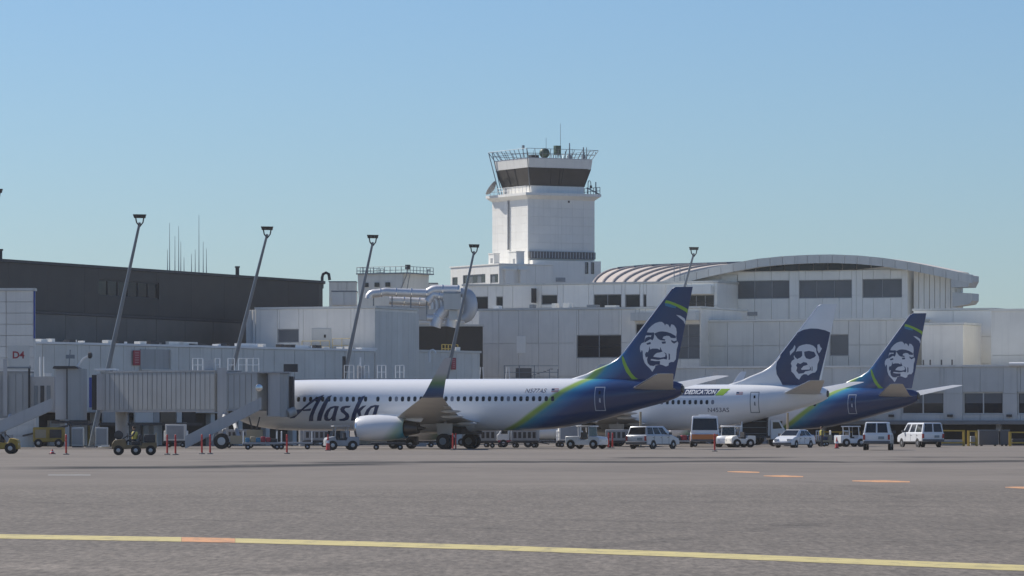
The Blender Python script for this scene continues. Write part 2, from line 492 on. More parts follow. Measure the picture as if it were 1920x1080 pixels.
for k in range(6):                                   # rounded end strips
    a0 = R(15)*k + R(1); a1 = R(15)*(k+1) - R(.5); rr = 5.65
    q = lambda a, r_: (wd.L + r_*math.sin(a), 5.85 - r_*math.cos(a))
    p0, p1, p2, p3 = q(a0, rr), q(a1, rr), q(a1, rr-.12), q(a0, rr-.12)
    MB().hexa([(*p, 8.9) for p in (p0, p1, p2, p3)], [(*p, zt-.2) for p in (p0, p1, p2, p3)]).build('curved_panel', W['char'], root)
# vent stacks and antennas on its roof
for px, yb, yt, r_ in ((0,486,470,.22),(445,514,502,.20),(604,532,518,.16)):
    p = at(px, yb, wd.D(px)+6)
    z1 = H + (Y0-yt)*p.y/F
    if px == 604:
        q = at(612, 520, p.y)
        b = MB().tube([(0,0,zt-p.z-.5),(0,0,q.z-p.z),(.1,0,q.z-p.z+.35),(.4,0,q.z-p.z+.5),(.7,0,q.z-p.z+.35),(.8,0,q.z-p.z-.3)], .16, 8)
    else:
        b = MB().tube([(0,0,zt-p.z-.3),(0,0,z1-p.z)], r_, 10).tube([(0,0,z1-p.z),(0,0,z1-p.z+.15)], r_*1.35, 10)
    o = b.build('vent_pipe', W['iron']); o.location = p
    tag(o, {0:'short dark vent stack at the far left end of the charcoal roof', 445:'short dark vent stub alone on the middle of the charcoal roof', 604:'gooseneck vent pipe at the rounded end of the charcoal concourse'}[px], 'vent')
whips = [(314,500,470),(318,500,420),(328,500,445),(335,502,426),(339,504,455),(345,505,484),(359,505,478),(366,505,470),(373,505,405),(381,506,455),(387,507,468)]
for i, (px, yb, yt) in enumerate(whips):
    D = wd.D(px) + 9
    p = at(px, yb, D); hgt = H + (Y0-yt)*D/F - zt
    o = MB().tube([(0,0,0),(0,0,hgt*.4),(0,0,hgt)], [.055,.035,.018], 5).box(-.15,.15,-.15,.15,-.02,.25).build('whip_antenna', W['galv'])
    o.location = (p.x, p.y, zt+.1)
    tag(o, 'thin whip antenna, number %s from the left in the charcoal roof cluster' % ['one','two','three','four','five','six','seven','eight','nine','ten','eleven'][i], 'antenna', 'antennas clustered on the charcoal roof')

# --- white lower concourse --------------------------------------------------------
wc = Wall(58, 388, 702, 429)
zc = 9.05
root = thing('gate_concourse', 'long low pale ribbed gate concourse behind the boarding bridges', 'building', (wc.A.x, wc.A.y, 0), wc.ang)
MB().box(0, wc.L, .25, 16, 3.0, zc-.05).build('wall', W['panel2'], root)
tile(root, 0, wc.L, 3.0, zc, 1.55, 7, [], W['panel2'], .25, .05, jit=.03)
MB().box(-.1, wc.L+.1, -.08, 16, zc+.002, zc+.2).build('coping', W['rail'], root)
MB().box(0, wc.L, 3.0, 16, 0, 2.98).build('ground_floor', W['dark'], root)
rg = random.Random(3)
for k in range(13):
    x = 1.2 + k*4.1
    if x > wc.L-1: break
    MB().box(x-.3, x+.3, .4, 1.0, 0, 2.98).build('column', W['panel2'], root)
for (x0, x1, m) in ((135,158,'panel2'),(178,205,'panel'),(207,229,'yellow'),(285,305,'grey'),(310,345,'panel2')):
    a, b_ = wc.s_(x0), wc.s_(x1)
    MB().box(a, b_, 2.6, 2.9, .05, 2.3).build('door', W[m], root)
for px in range(70, 690, 17):                        # small roof units and studs along the edge
    if rg.random() < .35: continue
    a = wc.s_(px + rg.uniform(-7, 7)); hh = rg.choice((.18,.3,.25))
    MB().box(a, a+rg.choice((.12,.15,.4,.9,2.6)), .5, 1.2, zc+.2, zc+.2+hh).build('roof_unit', rg.choice((W['rail'], W['iron'], W['panel'])), root)
MB().box(wc.s_(95), wc.s_(345), -2.2, -1.9, 1.85, 2.1).build('gallery_beam', W['iron'], root)
for (x0, x1, m) in ((168,196,'tunnel'),(228,262,'panel2'),(262,274,'tunnel'),(275,305,'glass'),(306,316,'panel2'),(317,342,'dark')):
    MB().box(wc.s_(x0)+.03, wc.s_(x1)-.03, -1.6, -1.4, 2.12, 3.6).build('gallery_panel', W[m], root)
# framed recess with red sign
r = wc.rect(262, 316, 655, 692)
f = MB(); f.box(r[0], r[1], -.28, -.02, r[2]-.15, r[2]); f.box(r[1], r[1]+.15, -.28, -.02, r[2]-.15, r[3]); f.build('window_surround', W['panel2'], root)
MB().box(r[0], (r[0]+r[1])/2-.03, -.10, -.02, r[2]+.02, r[3]).build('shutter_panel', W['tunnel'], root)
MB().box((r[0]+r[1])/2+.03, r[1]-.02, -.10, -.02, r[2]+.02, r[3]).build('shutter_panel', W['tunnel'], root)
def text_mesh(txt, size, shear=0, bold=0, align='CENTER'):
    cu = bpy.data.curves.new('txt', 'FONT'); cu.body = txt; cu.size = size; cu.shear = shear; cu.offset = bold
    cu.align_x = align; cu.resolution_u = 3
    o = bpy.data.objects.new('txt', cu); COL.objects.link(o)
    dg = bpy.context.evaluated_depsgraph_get()
    me = bpy.data.meshes.new_from_object(o.evaluated_get(dg))
    bpy.data.objects.remove(o); me.materials.clear()
    return me
def sign(name, label, wall, rect, m, y=-.15):
    r = wall.rect(*rect); p = wall.A + wall.d*r[0]
    rt = thing(name, label, 'sign', (p.x, p.y, 0), wall.ang)
    MB().box(0, r[1]-r[0], y-.06, y, r[2], r[3]).build('sign_board', m, rt)
    b = MB()
    for k in range(5):
        zz = r[2] + (r[3]-r[2])*(.16+.16*k); b.box((r[1]-r[0])*.22, (r[1]-r[0])*.78, y-.066, y-.061, zz, zz+.10)
    b.build('sign_mark', mat('sign_mark', (.5,.2,.22), .5), rt)
    return rt
sign('gate_sign', 'tall dark red sign on the pale concourse left of the shutters', wc, (247, 260, 657, 685), W['redsign'])

# --- white box at the far left, with blue corner trim -----------------------------------
wb = Wall(-40, 373, 63, 373)
root = building('gate_tower', 'white panelled box at the left edge with a blue corner strip', 'building', wb, 0, wb.z(30, 545), 1.5, W['panel'], 1.9, .95)
MB().box(wb.L+.002, wb.L+.10, -.02, .5, 9.2, wb.z(30,546)).build('corner_trim', W['blue'], root)

# --- grey penthouse on the concourse roof -------------------------------------------------
c0 = gD(703, 431)
wl_ = along(703, 431, 480, Vector((-AX.x, -AX.y)))
wa = Wall(480, wl_.D(480), 703, 431)
zp = wa.z(650, 578.5)
winsP = [(520, 560, 617, 642, 1, 1, W['glassg'])]
root = building('roof_plant_room', 'grey panelled plant room on the concourse with fluted left corner', 'building', wa, 5, zp, 9.8, W['panel'], 2.6, 9, winsP, th=.25)
for k in range(4):                                   # fluted left corner
    MB().tube([(-.05-.36*k, .35+.10*k*k, 5), (-.05-.36*k, .35+.10*k*k, zp)], .2, 10).build('corner_flute', W['panel'], root, True)
MB().box(-1.4, 0, .6, 9.8, 5, zp-.05).build('wall_return', W['panel'], root)
r = wa.rect(585, 621, 616, 655)
MB().box(r[0], r[1], -.06, -.01, r[2], r[3]).build('door', W['panel2'], root)
MB().box((r[0]+r[1])/2+.3, (r[0]+r[1])/2+.5, -.09, -.062, r[3]-.9, r[3]-.6).build('door_window', W['glass'], root)
fence('roof_railing', root, [(r[0]-.6,-1.0,zc),(r[1]+.3,-1.0,zc)], 1.1, W['yrail'], .9)
fence('roof_railing', root, [(r[1]+.6,-.9,zc),(r[1]+2.6,-.9,zc)], 1.3, W['yrail'], 1.0)
# right flank of the same plant room, its shade painted as greyer panels
we = along(703.6, 431, 786, UX)
ang = we.ang
fl = thing('plant_room_flank', 'ribbed flank right of the plant room corner, shade painted into its grey panels', 'building', (we.A.x, we.A.y, 0), we.ang)
MB().box(.3, we.L, .25, 6, 5, zp-.6).build('wall', W['panel2'], fl)
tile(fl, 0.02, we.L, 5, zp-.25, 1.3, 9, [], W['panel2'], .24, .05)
# gooseneck vents and studs
for (px, py, D, lab) in ((805,664,438,'small gooseneck vent pipe above the low grey wall'),):
    p = at(px, py, D)
    o = MB().tube([(0,0,-.8),(0,0,.1),(.12,0,.35),(.35,0,.42),(.55,0,.3),(.6,0,.05)], .11, 8).build('vent_pipe', W['rail']); o.location = p; tag(o, lab, 'vent')

# --- dark recess block + low grey wall between plant room and terminal ------------------------
wk = Wall(770, 469, 905, 469)
building('dark_block', 'dark charcoal wall between plant room and white terminal, below the ducts', 'building', wk, 0, wk.z(840, 612), 2, W['char'], 4, 4)
wg = Wall(780, 441, 900, 449)
root = building('low_link', 'low grey ribbed link wall behind the upturned wing tip', 'building', wg, 0, wg.z(840, 661), 8, W['panel2'], 1.3, 9)
sign('gate_sign', 'narrow dark red sign on the low grey link behind the wing tip', wg, (844, 852, 671, 693), W['redsign'])
fence('roof_railing', root, [(wg.s_(850), 1.5, wg.z(840,661)), (wg.s_(880), 1.5, wg.z(840,661))], .85, W['yrail'], .5, .05)
MB().box(wg.s_(868), wg.s_(876), .9, 1.5, wg.z(840,661)+.22, wg.z(840,661)+.6).build('roof_unit', W['panel'], root)

# --- silver ducts ------------------------------------------------------------------------
DD = 462
ducts = thing('duct_run', 'shiny silver air ducts with elbows on the roof beside the white terminal', 'ducts', at(780, 600, DD))
def dp(px, py, dy=0): return Vector(at(px, py, DD)) + Vector((0, dy, 0)) - ducts.location
def arc(p0, p1, p2, n=5):
    return [Vector(p0)*(1-t)**2 + Vector(p1)*2*t*(1-t) + Vector(p2)*t*t for t in [k/n for k in range(n+1)]]
def duct(pts, r_, name='duct', seam=1.6):
    o = MB().tube(pts, r_, 14).build(name, W['steel'], ducts, True)
    b = MB(); acc = 0
    for i in range(len(pts)-1):
        p, q = Vector(pts[i]), Vector(pts[i+1]); L_ = (q-p).length; t = 0
        d = (q-p).normalized() if L_ else Vector((1,0,0))
        while acc + (L_ - t) >= seam:
            t += seam - acc; acc = 0
            c = p + d*t; b.tube([c - d*.04, c + d*.04], r_*1.09, 12)
        acc += L_ - t
    if b.v: b.build('flange', W['bare'], o)
    return o
duct(arc(dp(692,560), dp(692,549), dp(706,550), 4) + arc(dp(716,548.5), dp(722,546), dp(732,548), 4) + [dp(806,550)], .44)
duct([dp(803,549), dp(812,544), dp(818,543), dp(862,543.5)], .5)
MB().tube(arc(dp(863,548), dp(882,548), dp(883,570), 6) + arc(dp(883,576), dp(882,592), dp(868,598), 4), [.45,.55,.6,.65,.68,.7,.72,.72,.7,.65,.6,.55], 14).build('duct_cowl', W['cowl'], ducts, True)
MB().box(dp(842,0).x, dp(858,0).x, -.9, .2, dp(0,600).z, dp(0,582).z).build('duct_box', W['panel2'], ducts)
for k_ in range(3): MB().tube(arc(dp(806+9*k_,560), dp(812+9*k_,566), dp(810+9*k_,580), 4), .26, 10).build('branch_duct', W['steel'], ducts, True)
duct([dp(729,563,1), dp(797,566,1), dp(806,566,1), dp(824,571,1)], .42)
duct(arc(dp(846,578), dp(824,580), dp(816,613), 6), .62)
duct(arc(dp(866,578), dp(850,580), dp(844,613), 6), .62)
duct([dp(800,596), dp(826,596)], .36)
duct([dp(803,566), dp(812,552), dp(832,556)], .5)
MB().box(*(dp(832,0).x, dp(864,0).x), -1.2, 1.5, dp(0,581).z, dp(0,551).z).build('air_handler', W['panel2'], ducts)
for px in (700, 735, 770, 800):
    MB().box(dp(px,0).x-.06, dp(px,0).x+.06, .5, .62, dp(0,600).z, dp(0,556).z).build('support', W['galv'], ducts)
# equipment deck carrying the ducts
wq = Wall(690, 466, 905, 460)
building('roof_deck', 'low grey roof deck under the silver ducts', 'building', Wall(700, 470, 884, 470), Wall(700,470,884,470).z(800, 600), Wall(700,470,884,470).z(800, 577), 3, W['panel2'], 3, 3)

# --- small grey ramp tower and neighbours in the background ---------------------------------------
wr = Wall(672, 523, 754, 520)
zr0, zr1 = 10, wr.z(710, 514)
root = thing('ramp_tower', 'small grey flared ramp tower with roof railing behind the plant room', 'tower', (wr.A.x, wr.A.y, 0), wr.ang)
MB().hexa([(0.2,.2,zr0),(wr.L-.4,.2,zr0),(wr.L-.4,6,zr0),(.2,6,zr0)], [(-.1,0,zr1),(wr.L+.1,0,zr1),(wr.L+.1,6,zr1),(-.1,6,zr1)]).build('wall', W['panel2'], root)
MB().box(-.2, wr.L+.8, -.2, 6, zr1+.002, zr1+.14).build('roof_slab', W['galv'], root)
fence('roof_railing', root, [(-.15,6,zr1),(-.15,-.1,zr1),(wr.L+.7,-.1,zr1),(wr.L+.7,6,zr1)], .85, W['galv'], .75, .04)
for k, dx in enumerate((-.4, .5)):
    MB().bar((wr.L+dx, .05+k*.3, zr1-2.2+k*.4), (wr.L+.75+dx*.2, .05+k*.3, zr1-.02), .12).build('bracket', W['galv'], root)
MB().tube([(wr.L+.6,.3,zr1),(wr.L+.6,.3,zr1+1.0)], .05, 5).box(wr.L+.35, wr.L+.85, .1, .5, zr1+.5, zr1+1.05).build('floodlight', W['iron'], root)
for k in range(3):
    a = .8 + k*1.5; MB().box(a, a+.6, -.12, .12, zr1-1.5, zr1-1.0).build('window', W['glass'], root)
def small_block(name, label, x0, x1, yt, yb, D, m, dep=4):
    w_ = Wall(x0, D, x1, D); z0, z1 = w_.z((x0+x1)/2, yb), w_.z((x0+x1)/2, yt)
    rt = thing(name, label, 'building', (w_.A.x, w_.A.y, 0), 0)
    MB().box(0, w_.L, .2, dep, 6, z1).build('wall', m, rt)
    tile(rt, 0, w_.L, z0, z1, max(1.2, w_.L/4), 4, [], m, .19, .04)
    MB().box(-.06, w_.L+.06, -.04, dep+.05, z1+.002, z1+.12).build('coping', W['galv'], rt)
    return rt
small_block('roof_shed', 'grey roof shed left of the small ramp tower', 617, 667, 529, 560, 512, W['panel2'])
small_block('roof_shed', 'small pale roof hut right of the small ramp tower', 771, 820, 532, 560, 528, W['panel3'])
small_block('roof_unit', 'long pale roof unit in front of the small ramp tower', 622, 668, 547, 572, 490, W['panel'])
p = at(802, 530, 528); o = MB().tube([(0,0,0),(0,0,1.5)], .06, 5).box(-.08,.35,-.05,.05,1.45,1.58).build('roof_mast', W['galv']); o.location = p
tag(o, 'short mast with side arm on the small pale roof hut', 'mast')

small_block('roof_shed', 'pale plant wall directly behind the silver duct elbows', 786, 872, 549, 606, 484, W['panel3'], 3)
# --- terminal: setback upper storey, lower block, right blocks -----------------------------------
wu = along(868, 506, 1345, AX)
gl = W['glass']
root = building('terminal_upper_storey', 'pale setback terminal storey with dark strip windows below the control tower', 'building', wu, 5, wu.z(1050, 534), 14, W['panel3'], 3.1, 2.6,
  [(886,915,556,583,1,1,gl),(930,943,556,581,1,1,gl),(1015,1045,553,571,1,1,gl),(1113,1165,552,578,2,1,gl),(1172,1200,552,578,1,1,gl),(1206,1212,552,578,1,1,gl),(1288,1339,553,582,3,2,gl)])
for (x0, x1, yt, yb, m) in ((1002,1006,541,568,'iron'),(1255,1338,536,552,'panel3')):
    r = wu.rect(x0, x1, yt, yb); MB().box(r[0], r[1], -.9, -.02, r[2], r[3]).build('wall_fin', W[m], root)
wm = along(898, 482, 1314, AX)
zm1 = wm.z(1050, 581)
root = building('terminal_block', 'large pale panelled terminal block with four pane window behind the nearest tail', 'building', wm, 0, zm1, 14, W['panel'], 2.35, 3.6,
  [(1081,1165,628,671,2,2,gl),(1192,1210,607,640,1,1,gl),(1268,1312,608,673,2,3,W['glassg'])])
r = wm.rect(969, 986, 630, 662); MB().box(r[0], r[1], -.05, -.01, r[2], r[3]).build('door', W['panel3'], root)
for (x0, x1) in ((903,914),(972,978),(1014,1021),(1035,1047),(1080,1098),(1114,1135)):
    a, b_ = wm.s_(x0), wm.s_(x1); MB().box(a, b_, 3, 4, zm1+.22, zm1+random.uniform(.5,.9)).build('roof_unit', random.choice((W['panel'], W['galv'], W['rail'])), root)
r = wm.rect(1190, 1312, 586, 601); MB().box(r[0], r[1], -1.2, -.02, r[2], r[3]).build('canopy', W['panel2'], root)
for px in (880+15, 880+68):                          # little tripods seen above the fuselage
    pass
# right hand shaded wall
wj = along(1315, 474, 1712, AX)
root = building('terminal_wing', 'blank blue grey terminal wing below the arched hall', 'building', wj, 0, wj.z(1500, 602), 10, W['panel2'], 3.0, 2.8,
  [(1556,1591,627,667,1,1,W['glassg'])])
wv = along(1728, 461, 1806, AX)
building('terminal_bay', 'pale projecting wall bay right of the farthest tail', 'building', wv, 0, wv.z(1765, 609), 6, W['panel'], 5, 9)
ww = along(1712.5, 470, 1862, AX)
building('terminal_link', 'pale low link storey right of the arched hall', 'building', ww, 0, ww.z(1780, 582), 8, W['panel3'], 4, 3)
wx = along(1858, 455, 1990, AX)
building('terminal_end_block', 'plain grey block at the right edge above the window row', 'building', wx, 0, wx.z(1890, 583), 9, W['panel2'], 6, 5)
wy = along(1180, 455, 1990, AX)
zy0, zy1 = 2.35, wy.z(1800, 688)
gb = W['glassg']
wins = []
for (x0, x1) in ((1560,1640),(1690,1770),(1805,1881),(1907,1985)):
    wins.append((x0, x1, 735, 777, 2, 2, gl))
root = thing('window_wing', 'low grey wing with a row of large windows over a dark undercroft', 'building', (wy.A.x, wy.A.y, 0), wy.ang)
MB().box(0, wy.L, .4, 14, zy0, zy1-.03).build('wall', W['panel2'], root)
holes = []
for w in wins:
    r = wy.rect(*w[:4]); holes.append(r)
    fw = window(root, r, 2, 1, gl, .25, W['panel2'], .12)
    zmid = r[2] + (r[3]-r[2])*.5
    for k in range(2):
        x0 = r[0]+.15+(r[1]-r[0]-.3)*k/2; x1 = r[0]+.15+(r[1]-r[0]-.3)*(k+1)/2
        MB().box(x0+.05, x1-.05, .215, .235, zmid, r[3]-.14).build('blind', W['glassg'], fw)
tile(root, 0, wy.L, zy0, zy1, 4.3, 3, holes, W['panel2'], .38, .03)
MB().box(-.1, wy.L, -.12, 14, zy1+.002, zy1+.2).build('coping', W['panel'], root)
MB().box(0, wy.L, -.5, .36, zy0-.35, zy0-.002).build('floor_edge', W['galv'], root)
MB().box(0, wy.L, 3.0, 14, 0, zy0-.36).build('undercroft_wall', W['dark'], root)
k = 2.0
while k < wy.L:
    MB().box(k, k+.5, .6, 1.1, 0, zy0-.36).build('column', W['grey'], root); k += 6.2
for px in (1672, 1782, 1893):
    a = wy.s_(px); z_ = wy.z(px, 779); MB().box(a-.25, a+.25, -.3, -.02, z_-.15, z_+.1).build('wall_light', W['iron'], root)
r = wy.rect(1896, 1925, 679, 687); MB().tube([(r[0],-.6,(r[2]+r[3])/2),(r[1]+3,-.6,(r[2]+r[3])/2)], .2, 8).build('roof_pipe', W['rail'], root)
for px in (1725, 1738, 1759, 1779):
    a = wy.s_(px); MB().box(a-.06, a+.06, 1.0, 1.1, zy1+.2, zy1+.75).build('roof_stud', W['iron'], root)

# --- arched hall -------------------------------------------------------------------------------
wh = along(1238, 503, 1800, AX)
root = thing('arched_hall', 'pale terminal hall with shallow arched roof and clerestory band', 'building', (wh.A.x, wh.A.y, 0), wh.ang)
arcp = [(1225,537),(1262,524),(1300,513),(1345,502),(1390,493),(1430,486),(1480,481),(1530,478.5),(1570,478),(1620,480),(1670,485),(1720,493),(1770,503),(1800,509.5),(1830,516)]
top = [(wh.s_(px), wh.z(px, py)) for px, py in arcp]
def topz(x):
    for (a, b_) in zip(top, top[1:]):
        if a[0] <= x <= b_[0]:
            t = (x-a[0])/(b_[0]-a[0]); return a[1]+(b_[1]-a[1])*t
    return top[-1][1] if x > top[-1][0] else top[0][1]
xa, xb = wh.s_(1290), wh.s_(1702)
# fascia panels following the arch
step = (top[-1][0]-top[0][0]) / 26
for k in range(26):
    x0 = top[0][0]+step*k+.02; x1 = top[0][0]+step*(k+1)-.02
    za, zb = topz(x0), topz(x1); t_ = .95
    MB().hexa([(x0,-1.6,za-t_),(x1,-1.6,zb-t_),(x1,-.9,zb-t_),(x0,-.9,za-t_)], [(x0,-1.6,za),(x1,-1.6,zb),(x1,-.9,zb),(x0,-.9,za)]).build('fascia_panel', W['panel2'], root)
# roof vault
rings = []
for x, z in top[:-1]:
    rings.append([(x,-.88,z-.02),(x,3.2,z-.02),(x,3.2,z-.6),(x,-.88,z-.6)])
MB().rings(rings).build('roof', W['roofmetal'], root)
# soffit band with clerestory
zs = wh.z(1520, 507)
lens = []
for k in range(11):
    px = 1392 + (1662-1392)*k/10; x = wh.s_(px); lens.append((x, topz(x)-.93))
for k in range(10):
    x0, za = lens[k]; x1, zb = lens[k+1]
    zl0 = max(za-.02-1.0*math.sin(math.pi*k/10), zs); zl1 = max(zb-.02-1.0*math.sin(math.pi*(k+1)/10), zs)
    if za-zl0 < .02 and zb-zl1 < .02: continue
    MB().hexa([(x0+.04,-.35,min(zl0,za-.01)),(x1-.04,-.35,min(zl1,zb-.01)),(x1-.04,-.25,min(zl1,zb-.01)),(x0+.04,-.25,min(zl0,za-.01))],
              [(x0+.04,-.35,za),(x1-.04,-.35,zb),(x1-.04,-.25,zb),(x0+.04,-.25,za)]).build('clerestory_pane', W['glass'], root)
# wall under the arch
poly = [(xa, 5), (xb, 5)] + [(x, z-.7) for x, z in reversed([t for t in top if xa-.1 <= t[0] <= xb+.1])]
poly = [(xa,5),(xb,5),(xb, topz(xb)-.7)] + [(x, z-.7) for x, z in reversed(top) if xa < x < xb] + [(xa, topz(xa)-.7)]
MB().prism(poly, .3, 3.2).build('wall', W['panel3'], root)
winsH = [(1382,1480,526,560,3,1,gb),(1498,1597,525,559,3,1,gb),(1617,1691,523,558,2,1,gb)]
holes = []
for w in winsH:
    r = wh.rect(*w[:4]); holes.append(r); window(root, r, w[4], w[5], w[6], .2)
ztile = zs - .02
nx = 13
for k in range(nx):                                  # panels clipped under the arch
    x0 = xa+(xb-xa)*k/nx; x1 = xa+(xb-xa)*(k+1)/nx
    zt_ = min(ztile, topz(x0)-.95, topz(x1)-.95)
    tile(root, x0, x1, 8.0, zt_, 9, (zt_-8)/4.0, holes, W['panel3'], .3, .035)
r = wh.rect(1382, 1420, 585, 592); MB().box(r[0], r[1], -.05, -.005, r[2], r[3]).build('louvre', W['grey'], root)
# right flank with ribs, and the two stacked eaves
xr = wh.s_(1790)
MB().box(xb+.3, xr, 1.2, 3, 5, topz(xr)-.7).build('flank_wall', W['panel2'], root)
k = xb+.4
while k < xr:
    MB().box(k, k+.55, .9, 1.19, 8, topz(k)-1.0).build('flank_rib', W['panel3'], root); k += .62
for (yt, yb) in ((516, 541), (549, 577)):
    x0, x1 = wh.s_(1791), wh.s_(1828); z1 = wh.z(1810, yt); z0 = wh.z(1810, yb)
    MB().prism([(x0, z0+.1), (x1-.35, z0+(.35 if yt > 530 else .1)), (x1, z0+.75), (x1, z1-.1), (x0, z1+.45 if yt < 530 else z1+.05)], -1.55 if yt < 530 else -1.0, 1.4).build('eave', W['panel2'], root)
# sunlit curved roof shell on the left of the hall
shell = thing('curved_roof', 'sunlit cream curved roof shell with slanting ribs left of the arched hall', 'roof', gD(1180, 515))
bot = [(1112,533),(1142,533),(1175,533),(1205,533),(1245,533)]
tp = [(1158,504.5),(1212,499.5),(1272,497.5),(1328,496),(1390,494)]
rings = []; NS = 24
def lerp_pts(P_, t):
    f_ = t*(len(P_)-1); i = min(int(f_), len(P_)-2); t2 = f_-i
    return (P_[i][0]*(1-t2)+P_[i+1][0]*t2, P_[i][1]*(1-t2)+P_[i+1][1]*t2)
def shell_pt(t, s_, lift=0):
    a = lerp_pts(bot, t); c = lerp_pts(tp, t)
    s2 = s_*(1-.0)
    px = a[0]+(c[0]-a[0])*s_**1.5; py = a[1]+(c[1]-a[1])*(1-(1-s_)**1.5)
    D = 508 + 24*s_
    return Vector(at(px, py, D)) - shell.location + Vector((0, 0, lift))
b = MB(); NJ = 10
for i in range(NS+1):
    for j in range(NJ+1): b.v.append(tuple(shell_pt(i/NS, j/NJ)))
for i in range(NS):
    for j in range(NJ):
        a = i*(NJ+1)+j; b.f.append((a, a+NJ+1, a+NJ+2, a+1))
o = b.build('roof_sheet', W['roofmetal'], shell, True)
sm = o.modifiers.new('thick', 'SOLIDIFY'); sm.thickness = .4; sm.offset = -1
for t in (0, .14, .29, .44, .59, .74, .89):
    MB().tube([shell_pt(t, k/8, .08) for k in range(9)], .13, 6).build('roof_rib', W['rib'], shell)
MB().tube([shell_pt(k/12, 1, .05) for k in range(13)], .22, 6).build('ridge_cap', W['galv'], shell)
MB().tube([shell_pt(k/12, 0, .0) for k in range(13)], .25, 6).build('eave_gutter', W['panel3'], shell)
# thin roof masts near the shell
for i, (px, yt, yb, D) in enumerate(((1264,497,537,500),(1275,497,537,500))):
    p = at(px, yb, D); o = MB().tube([(0,0,-.3),(0,0,(yb-yt)*D/F)], .05, 5).box(-.12,.12,-.12,.12,-.4,.1).build('roof_mast', W['galv']); o.location = p
    tag(o, ('left' if i == 0 else 'right') + ' of two thin masts in front of the curved cream roof', 'mast', 'masts by the curved roof')

# ------------------------------------------------------------------ control tower
TA = math.atan2(.47, .88)
TC = Vector((3.97, 561.5, 0))
tower = thing('control_tower', 'white square air traffic control tower with flared glass cab', 'tower', TC, TA)
def tz(py, D=555.0): return H + (Y0 - py) * D / F
hs = 4.8
zb_, zt_ = tz(540), tz(373)
MB().box(-hs+.2, hs-.2, -hs+.2, hs-.2, 4, zt_-.05).build('shaft', W['tower'], tower)
zl = tz(487)
def face_tiles(side, z0, z1, nx, nz, m, half=hs, th=.2, skip=()):
    for i in range(nx):
        for j in range(nz):
            a0 = -half + 2*half*i/nx + .006; w_ = 2*half/nx - .012
            q0 = z0 + (z1-z0)*j/nz + .006; h_ = (z1-z0)/nz - .012
            jt = random.uniform(0, .01)
            if side == 'r': panel_obj('wall_panel', w_, th-.005, h_, m, tower, (a0, -half+jt, q0))
            else:
                o = panel_obj('wall_panel', w_, th-.005, h_, m, tower, (-half+jt, a0+w_, q0)); o.rotation_euler = (0, 0, -math.pi/2)
face_tiles('r', zl, zt_, 6, 7, W['tower'])
face_tiles('l', zb_, zt_, 6, 11, W['tower'])
MB().tube([(-hs-.12, .25, tz(466)), (-hs-.12, .25, zt_)], .12, 6).build('downpipe', W['grey'], tower)
# louvre band and lower right block
MB().box(-hs+.1, hs-.05, -hs-.35, -hs-.01, tz(484), tz(471)).build('louvre_band', W['bumper'], tower)
for k in range(22):
    x = -hs+.2 + k*.43; MB().box(x, x+.16, -hs-.43, -hs-.36, tz(483.5), tz(471.5)).build('louvre_slat', W['grey'], tower)
MB().box(-hs+.15, hs+.35, -hs-1.0, hs-1, 10, tz(488)).build('lower_block', W['tower'], tower)
for px in (1086, 1097):
    x = -hs + 9.6*(px-990)/125 + .3
    MB().box(x, x+.42, -hs-1.06, -hs-1.0, tz(512), tz(490)).build('slot_window', W['glass'], tower)
    MB().box(x+.05, x+.16, -hs-1.07, -hs-1.06, tz(511), tz(491)).build('window_bar', W['grey'], tower)
MB().box(-hs+.25+3.2, -hs+3.2+1.6, -hs-1.04, -hs-1.0, tz(528), tz(520)).build('vent_grille', W['grey'], tower)
# cornice and balcony
def frus(z0, z1, h0, h1, name, m, sm=False):
    return MB().hexa([(-h0,-h0,z0),(h0,-h0,z0),(h0,h0,z0),(-h0,h0,z0)], [(-h1,-h1,z1),(h1,-h1,z1),(h1,h1,z1),(-h1,h1,z1)]).build(name, m, tower)
frus(zt_, tz(366), hs+.02, hs+.55, 'cornice', W['tower'])
frus(tz(366)+.003, tz(361), hs+.62, hs+.62, 'balcony_slab', W['tower'])
zbal = tz(361)
frus(zbal+.003, tz(345.5), 3.78, 3.84, 'cab_base', W['tower'])
zg0, zg1 = tz(345.5), tz(313)
frus(zg0+.003, zg1, 3.55, 4.15, 'cab_interior', W['dark'])
def cab_pt(face, u, v, out=0):
    h_ = 3.84 + (4.45-3.84)*v + out; z = zg0 + .01 + (zg1-zg0-.02)*v; x = u*h_
    return {'r': (x,-h_,z), 'l': (-h_,-x,z), 'b': (-x,h_,z), 'k': (h_,x,z)}[face]
for face in 'rlbk':
    splits = [-1, -.28, .02, .12, 1] if face == 'r' else [-1, -.36, .12, 1]
    splits = [-.985] + splits[1:-1] + [.985]
    for u0, u1 in zip(splits, splits[1:]):
        q = [cab_pt(face,u0+.008,.02), cab_pt(face,u1-.008,.02), cab_pt(face,u1-.008,.98), cab_pt(face,u0+.008,.98)]
        q2 = [cab_pt(face,u0+.008,.02,-.05), cab_pt(face,u1-.008,.02,-.05), cab_pt(face,u1-.008,.98,-.05), cab_pt(face,u0+.008,.98,-.05)]
        MB().hexa(q, q2).build('cab_pane', W['tglass'], tower)
    for u in splits[:-1]:
        MB().bar(cab_pt(face,u,0,.02), cab_pt(face,u,1,.02), .09 if abs(u) > .9 else .06).build('mullion', W['iron'], tower)
MB().box(-3.9,3.9,-3.9,3.9, zg0-.06, zg0+.04).build('cab_sill', W['iron'], tower)
frus(zg1+.002, tz(296), 4.47, 4.6, 'cab_fascia', W['tower'])
zr = tz(296)
frus(zr+.002, zr+.1, 4.55, 4.55, 'cab_roof', W['roof'])
rt = 4.55; rp = [(-rt,-rt),(rt,-rt),(rt,rt),(-rt,rt),(-rt,-rt)]
b = MB(); hgt = 1.15; le = 1.13
